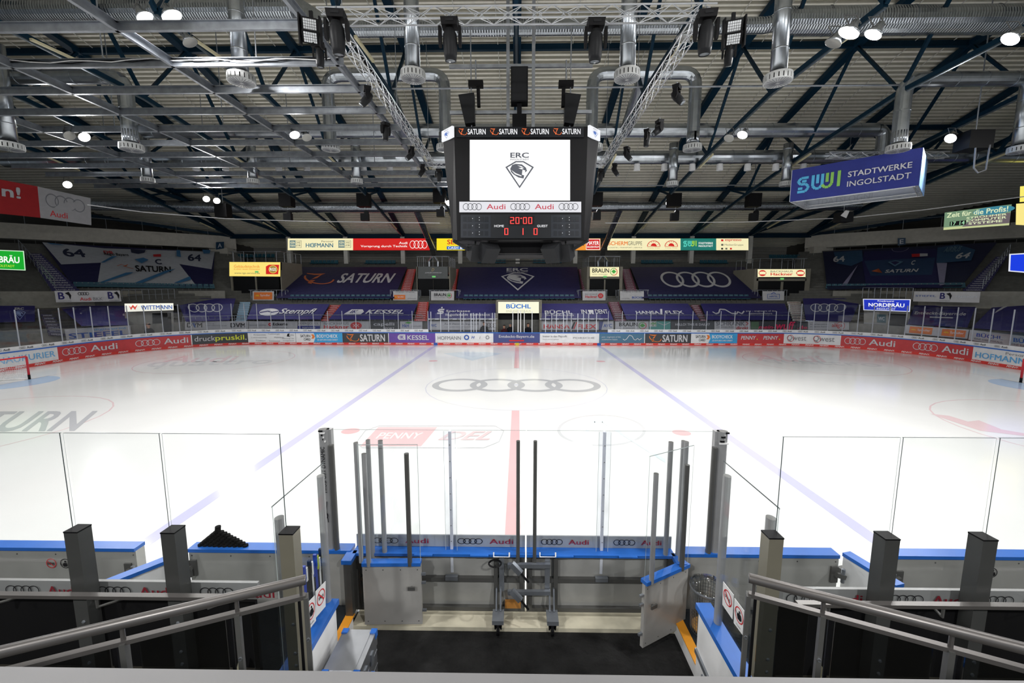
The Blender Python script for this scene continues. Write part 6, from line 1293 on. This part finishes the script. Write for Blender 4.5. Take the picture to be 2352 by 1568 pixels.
# bench doors, swung open
DP = mt(176, 174, 170, .4, .15)
def door(A, B, lb, pxs, Yo, hs, hinge):
    A, B = V((A.x, A.y, 0)), V((B.x, B.y, 0)); d = (B-A).normalized(); n = V((d.y, -d.x, 0)); 
    if n.y > 0: n = -n
    t = thing('bench_door', lb, 'door', (A+B)/2, 'open bench doors')
    m = M().bar(A+V((0, 0, .55)), B+V((0, 0, .55)), .05, .9, DP)
    for u in (.06, .35, .65, .94):
        for z in (.15, .93): m.lathe(A.lerp(B, u)+n*.025+V((0, 0, z)), [(.01, 0), (.001, .004)], DSTEEL, 6, n)
    dp_ = m.build('door_panel', t); M().bar(A+V((0, 0, 1.025)), B+V((0, 0, 1.025)), .11, .05, BLUE).build('blue_cap', t)
    hz = zg-.1; f = qmap(A+V((0, 0, hz)), B+V((0, 0, hz)), B+V((0, 0, 1.05)), A+V((0, 0, 1.05))); m = M().slab(f, GLASS, .01); m.art(f, [('r', 0, .994, 1, 1, EDGEL), ('r', 0, 0, .008, 1, EDGEL), ('r', .992, 0, 1, 1, EDGEL)], .001); m.build('glass_pane', t)
    for u in (.12, .82):
        p = A.lerp(B, u)+n*.035; oval(M(), p+V((0, 0, 1.0)), p+V((0, 0, hs)), .032, .032, ALU if u < .5 else DSTEEL).build('tube_post', t)
    e = A if hinge else B; k = A.lerp(B, .84 if not hinge else .16)+n*.03
    M().bar(k+V((0, 0, .68)), k+n*.04+V((0, 0, .68)), .02, .02, DSTEEL).bar(k+n*.04-d*.05+V((0, 0, .68)), k+n*.04+d*.05+V((0, 0, .68)), .02, .05, DSTEEL).build('handle', dp_)
    m = M(); sg = -1 if hinge else 1
    for z in (.3, .72, .85): m.bar(e+V((0, 0, z)), e+d*sg*.06+V((0, 0, z)), .03, .03, GALV)
    m.build('latch', dp_)
zb = 1.05
A, B = P(833, 1288, Z=zb), P(967, 1287, Z=zb); door(A, B, 'left bench door swung open across the gate', None, None, 2.62, False)
A, B = P(1479, 1333, Z=zb), P(1578, 1290, Z=zb); door(A, B, 'right bench door swung open at an angle to the gate', None, None, 2.5, True)
# side walls of the entry with glass
for s_, X, nm in ((-1, -2.17, 'left'), (1, 2.34, 'right')):
    Yf, Yn = -16.1, -17.32
    t = thing('entry_wall', 'low white wall with blue cap and slanting glass on the %s of the entry' % nm, 'wall', (X, (Yf+Yn)/2, 0))
    M().box((X-.06, Yn, 0), (X+.06, Yf, .98), WHITE).build('wall_board', t); M().box((X-.09, Yn, .98), (X+.09, Yf+.03, 1.05), BLUE).build('blue_cap', t)
    M().bar((X-s_*.07, Yf, .45), (X-s_*.07, Yn, .3), .03, .06, GALV).build('rail_channel', t)
    if s_ < 0: q = [P(622, 1163, X=X), P(743, 1060, X=X)]
    else: q = [P(1793, 1167, X=X), P(1663, 1057, X=X)]
    a, b = q; f = qmap(a, b, V((X, b.y, 1.05)), V((X, a.y, 1.05)), toward=V((0, -16.5, 1.5))); m = M().slab(f, GLASS, .012); m.art(f, [('r', 0, .993, 1, 1, EDGE), ('r', 0, 0, .01, 1, EDGEL)], .001); m.build('glass_pane', t)
    zt = P(742 if s_ < 0 else 1664, 1092, X=X).z; p = P(742 if s_ < 0 else 1664, 1092, X=X)
    m = oval(M(), (X+s_*.03, p.y, .3), (X+s_*.03, p.y, p.z), .04, .05, ALU); m.box((X-.08, p.y-.08, .26), (X+.08, p.y+.08, .31), GALV); m.build('tube_post', t)
    p = P(641 if s_ < 0 else 1771, 1188, X=X+s_*.02); m = oval(M(), (p.x, p.y, 1.2), (p.x, p.y, p.z), .04, .05, ALU); m.build('tube_post', t)
# warning papers
def paper(lb, q, X, kind):
    f = qmap(*[P(a, b, X=X) for a, b in q], toward=V((0, -16, 1.5))); m = M().slab(f, WHITE, .004)
    m.art(f, [('e', .5, .58, .4, .3, RED, .86)]+([('t', 'SNUS', .25, .52, .75, .64, LETB, .03), ('l', [(.25, .78), (.78, .4)], .05, RED, .7)] if kind else [('e', .55, .72, .07, .05, LETB, 0), ('p', [(.42, .66), (.68, .66), (.76, .48), (.62, .4), (.4, .4), (.32, .52)], LETB), ('l', [(.2, .66), (.42, .5)], .03, LETB, .7), ('t', 'No spitting', .3, .12, .7, .18, GREY)]), .002, .001)
    single(m, 'warning_paper', lb, 'paper', 'warning papers on the entry glass')
paper('white paper with crossed out SNUS on the left entry glass', [(725, 1358), (748, 1334), (748, 1392), (726, 1418)], -2.15, 1)
paper('white paper with red ring and black figure on the left entry glass', [(702, 1389), (723, 1367), (726, 1425), (706, 1452)], -2.15, 0)
paper('white paper with crossed out SNUS on the right entry glass', [(1661, 1335), (1685, 1366), (1682, 1422), (1659, 1388)], 2.32, 1)
paper('white paper with red ring and black figure on the right entry glass', [(1687, 1373), (1711, 1405), (1709, 1463), (1685, 1430)], 2.32, 0)
# sticks in a rack at the left wall
colr = [mt(30, 60, 160, .4), WHITE, BLACK2, BLACK2, WHITE, mt(30, 60, 160, .4), mt(30, 60, 160, .4), mt(190, 210, 40, .5), WHITE, BLACK2, mt(30, 60, 160, .4)]
nmc = ['blue', 'white', 'black', 'black', 'white', 'blue', 'blue', 'yellow green', 'white', 'black', 'blue']
for i, c_ in enumerate(colr):
    x_ = 697+i*4.3; ytop = 1300-i*4.5+(i % 3)*8; a = P(x_, ytop, X=-2.26); b = V((-2.24, a.y-.02, .22))
    t = thing('hockey_stick', '%s hockey stick in the rack on the left wall, %s from the near end' % (nmc[i], ORDS[i]), 'hockey stick', b, 'hockey sticks leaning at the left entry wall')
    M().bar(b, a, .03, .022, BLACK2 if i % 2 else c_).build('shaft', t); M().bar(a+V((0, 0, -.16)), a, .036, .03, c_).build('grip', t)
    M().bar(b, b+V((0, .2, .05)), .02, .07, BLACK).build('blade', t)
# wire waste basket with a clear bag
c = P(1612, 1420, Z=.2); c = V((2.66, -15.5, .2)); t = thing('waste_basket', 'round wire mesh waste basket lined with a clear plastic bag', 'bin', c)
m = M(); R0, H0 = .215, .62
for k in range(40):
    a = 2*math.pi*k/40; m.bar(c+V((R0*.88*math.cos(a), R0*.88*math.sin(a), 0)), c+V((R0*math.cos(a), R0*math.sin(a), H0)), .006, .006, GALV)
for z in range(14): q = z/13; m.lathe(c+V((0, 0, H0*q)), [(R0*(.88+.12*q)+.003, 0), (R0*(.88+.12*q)+.003, .006)], GALV, 24)
m.build('wire_body', t); m = M().lathe(c+V((0, 0, H0)), [(R0+.01, -.02), (R0+.015, 0), (R0+.01, .02)], GALV, 24).build('rim', t)
BAG = glassmat('plastic_bag', (.86, .87, .86), 2.2, .12); m = M(); pr = []
for j in range(9):
    q = j/8; pr.append([c+V(((R0*(.86+.16*q)+random.uniform(-.012, .012))*math.cos(2*math.pi*k/22), (R0*(.86+.16*q)+random.uniform(-.012, .012))*math.sin(2*math.pi*k/22), .02+(H0+.03)*q)) for k in range(22)])
pr.append([c+V(((R0*.6+random.uniform(-.03, .03))*math.cos(2*math.pi*k/22), (R0*.6+random.uniform(-.03, .03))*math.sin(2*math.pi*k/22), H0-.05+random.uniform(-.03, .03))) for k in range(22)])
m.add([p for r in pr for p in r], [(i*22+k, i*22+(k+1) % 22, (i+1)*22+(k+1) % 22, (i+1)*22+k) for i in range(9) for k in range(22)], BAG); m.build('plastic_bag', t, True)
M().lathe(c, [(.17, .01), (.18, .04), (.001, .04)], mt(190, 140, 70, .6), 20).build('base_plate', t)
# aluminium case
t = thing('aluminium_case', 'silver aluminium transport case with blue plastic corners on the entry floor', 'case', (-1.9, -16.45, 0))
q = [P(a, b, Z=.75) for a, b in ((788, 1446), (858, 1447), (826, 1552), (742, 1549))]
x0, x1, y0, y1 = (q[0].x+q[3].x)/2, (q[1].x+q[2].x)/2, (q[2].y+q[3].y)/2, (q[0].y+q[1].y)/2; AC = mt(178, 180, 184, .34, .85, var=.15)
m = M().box((x0, y0, .03), (x1, y1, .56), AC)
for z in (.12, .3, .48): m.box((x0-.004, y0-.004, z), (x1+.004, y1+.004, z+.02), AC)
m.build('body', t); lid_ = M().box((x0-.008, y0-.008, .565), (x1+.008, y1+.008, .75), AC).box((x0+.05, y0+.05, .75), (x1-.05, y1-.05, .758), AC); lid_ = lid_.build('lid', t)
for x in (x0, x1):
    for y in (y0, y1):
        sx1, sy1 = (1 if x == x0 else -1), (1 if y == y0 else -1)
        M().box((x-sx1*.014, y-sy1*.014, .68), (x+sx1*.055, y+sy1*.055, .764), BLUE).build('corner_cap', lid_)
for y in ((y0*2+y1)/3, (y0+y1*2)/3): M().box((x1+.008, y-.035, .5), (x1+.025, y+.035, .64), GALV).build('latch', lid_)
M().tube([(x1+.01, (y0+y1)/2-.07, .42), (x1+.05, (y0+y1)/2-.07, .42), (x1+.05, (y0+y1)/2+.07, .42), (x1+.01, (y0+y1)/2+.07, .42)], .012, BLUE, 6).build('handle', t)
# ================================================================ BENCH BACK WALLS with glass and posts
YW = -17.3
zt, zp, zb1, zb0 = P(300, 994, Y=YW).z, P(300, 1204, Y=YW).z, P(300, 1339, Y=YW).z, P(300, 1368, Y=YW).z
def bgl(lb, a, b, grp='clear panes behind the players benches'):
    xa_, xb_ = P(a, 994, Y=YW).x, P(b, 994, Y=YW).x
    f = qmap((xa_, YW, zt), (xb_, YW, zt), (xb_, YW, zb1-.1), (xa_, YW, zb1-.1)); m = M().slab(f, GLASS, .012)
    m.art(f, [('r', 0, .9975, 1, 1, EDGE), ('r', 0, 0, .004, 1, EDGEL), ('r', .992, 0, 1, 1, EDGE)] if xb_ < 0 else [('r', 0, .9975, 1, 1, EDGE), ('r', .996, 0, 1, 1, EDGEL), ('r', 0, 0, .008, 1, EDGE)], .001)
    single(m, 'glass_pane', lb, 'glass', grp)
bgl('clear pane cut by the left edge of the photo', -170, 142); bgl('clear pane in front of the left blue line, left of the puck pyramid', 147, 369); bgl('clear pane through which the puck pyramid shows', 373, 645)
bgl('clear pane just right of the entry, over the ice hot spot', 1797, 2068); bgl('clear pane between the two right box posts', 2072, 2288); bgl('clear pane cut by the right edge of the photo', 2294, 2560)
PST = mt(70, 71, 70, .4, .2, var=.12); PSL = mt(150, 146, 130, .45, .5)
for px_, nm, c_ in ((177, 'leftmost of the three left ones', PST), (396, 'middle one of the three left ones', PST), (664, 'nearest the left entry wall', PSL), (1776, 'nearest the right entry wall', PSL), (2040, 'middle one of the three right ones', PST), (2262, 'rightmost in the photo', PST), (-60, None, PST), (2480, None, PST)):
    if nm is None: continue
    x = P(px_, 1204, Y=YW-.08).x; t = thing('square_post', 'square steel post behind the bench glass, '+nm, 'post', (x, YW-.08, 1.36), 'square steel posts of the bench glass')
    M().box((x-.06, YW-.14, 1.36), (x+.06, YW-.02, zp), c_).build('tube', t); M().box((x-.062, YW-.142, zp), (x+.062, YW-.018, zp+.012), BLACK).build('end_cap', t)
    m = M()
    for z in (1.5, 1.62, 1.9): m.lathe((x+.01, YW-.14, z), [(.016, 0), (.012, .01), (.001, .012)], GALV, 8, (0, -1, 0))
    m.build('bolt', t)
for s_, nm in ((-1, 'left'), (1, 'right')):
    xi = s_*2.25 if s_ < 0 else 2.42; xo = s_*9
    f = qmap((min(xi, xo), YW+.02, zb1), (max(xi, xo), YW+.02, zb1), (max(xi, xo), YW+.02, zb0-.03), (min(xi, xo), YW+.02, zb0-.03))
    m = M().slab(f, mt(150, 150, 150, .4, .1), .03)
    W = abs(xo-xi)
    def U(px_): return (P(px_, 1355, Y=YW+.02).x-min(xi, xo))/W
    L = [(15, 180), (225, 397), (460, 632)] if s_ < 0 else [(1806, 1980), (2044, 2216), (2252, 2426)]
    for a, b in L: m.art(f, [('g', U(a), .12, U(a+78), .72, LETB, .84), ('t', 'Audi', U(a+97), .12, U(b), .72, mt(130, 30, 44, .5), .03)], .003)
    t = thing('bench_wall', 'dark wall behind the %s players bench with a grey Audi strip' % nm, 'wall', ((xi+xo)/2, YW, 1.36)); m.build('audi_strip', t)
    M().box((xi, YW-.03, .2), (xo, YW+.0, zb0-.02), mt(20, 20, 21, .6)).build('dark_panel', t)
    z = P(300, 1369, Y=YW-.22).z
    m = M().bar((xi, YW-.22, z), (xo, YW-.22, z), .05, .03, STEEL)
    m.build('shelf_rail', t); m = M()
    for i in range(7):
        x = xi+(xo-xi)*(i+.3)/7; m.tube([(x, YW-.2, z-.03), (x, YW-.2, z-.12), (x+.08, YW-.05, z-.16)], .012, DSTEEL, 6)
    m.build('shelf_bracket', t)
    S(M().box((xi, -22.5, 1.2), (xo, YW-.0, 1.36), mt(58, 56, 50, .9, var=.2)), 'floor_stand_'+nm)
    S(M().box((xi, -22.5, .0), (xi+s_*.1, YW-.03, 1.2), CONCD), 'wall_entry_'+nm)
# white wedge brackets on the stand floor
for a, b, nm in ((540, 1495, 'left'), (1893, 1490, 'right')):
    c = P(a, b, Y=-17.45); c.z = 1.46; single(M().add([c+V(p) for p in ((-.03, 0, -.1), (.05, 0, -.1), (.02, 0, .08), (-.03, .05, -.1), (.05, .05, -.1), (.02, .05, .08))], [(0, 1, 2), (5, 4, 3), (0, 3, 4, 1), (1, 4, 5, 2), (2, 5, 3, 0)], mt(170, 165, 140, .6)), 'wedge_bracket', 'small cream wedge bracket behind the %s handrail glass' % nm, 'bracket', 'cream wedge brackets')
# ================================================================ HANDRAILS beside the entry
for s_, nm in ((-1, 'left'), (1, 'right')):
    ZR = 3.40
    if s_ < 0: q1, q2, l1, l2 = P(0, 1497, Z=ZR), P(700, 1331, Z=ZR), None, None
    else: q1, q2 = P(2352, 1489, Z=ZR), P(1722, 1327, Z=ZR)
    d = (q1-q2).normalized(); q1 = q1+d*1.2; n_ = d.cross(V((0, 0, 1))).normalized(); pl = (n_, q2)
    t = thing('handrail', 'brushed steel handrail with dark glass on the %s side of the entry' % nm, 'railing', V((q2.x, q2.y, 1.36)), 'steel handrails beside the entry')
    M().tube([q1, q2, q2-d*.004], .023, STEEL, 14).build('top_tube', t, True)
    H = V((0, 0, .085)); M().bar(q1-H, q2-H, .028, .02, STEEL).build('clamp_rail', t)
    L = (q1-q2).length; xs_ = (545, 275) if s_ < 0 else (1890, 2195); ps = [q2]
    for a in xs_: ps.append(P(a, 1400, pl=pl))
    for i, p in enumerate(ps):
        p = V((p.x, p.y, ZR)); k = .012 if i else 0
        if i: M().tube([p-H, p-V((0, 0, .01))], .009, STEEL, 8).build('stem', t)
        else: M().tube([p-H+d*.02, p-V((0, 0, .01))+d*.02], .007, STEEL, 8).build('stem', t)
        m = M().bar(p-H, V((p.x, p.y, 1.36)), .045, .02, DSTEEL, d)
        m.bar(p-H+d*.03, V((p.x, p.y, 1.36))+d*.03, .02, .012, BLACK, d)
        for z in (2.3, 2.7, 3.1): m.lathe(V((p.x, p.y, z))+n_*(-s_)*.0, [(.008, -.03), (.008, .03)], GALV, 8, n_)
        m.build('post', t)
    pts = [V((p.x, p.y, 0)) for p in ps]+[V((q1.x, q1.y, 0))]
    for a, b in zip(pts, pts[1:]):
        e = (b-a).normalized()*.05; f = qmap(a+e+V((0, 0, ZR-.1)), b-e+V((0, 0, ZR-.1)), b-e+V((0, 0, 2.35)), a+e+V((0, 0, 2.35))); M().slab(f, DARKGLASS, .01).build('glass_panel', t)
# rail right in front of the camera
z = P(1176, 1549, Y=CAM.y+.62).z
single(M().box((-2.5, CAM.y+.585, z-.16), (2.5, CAM.y+.622, z), mt(150, 150, 152, .5, .2)), 'front_rail', 'pale grey rail along the bottom edge of the photo', 'railing')
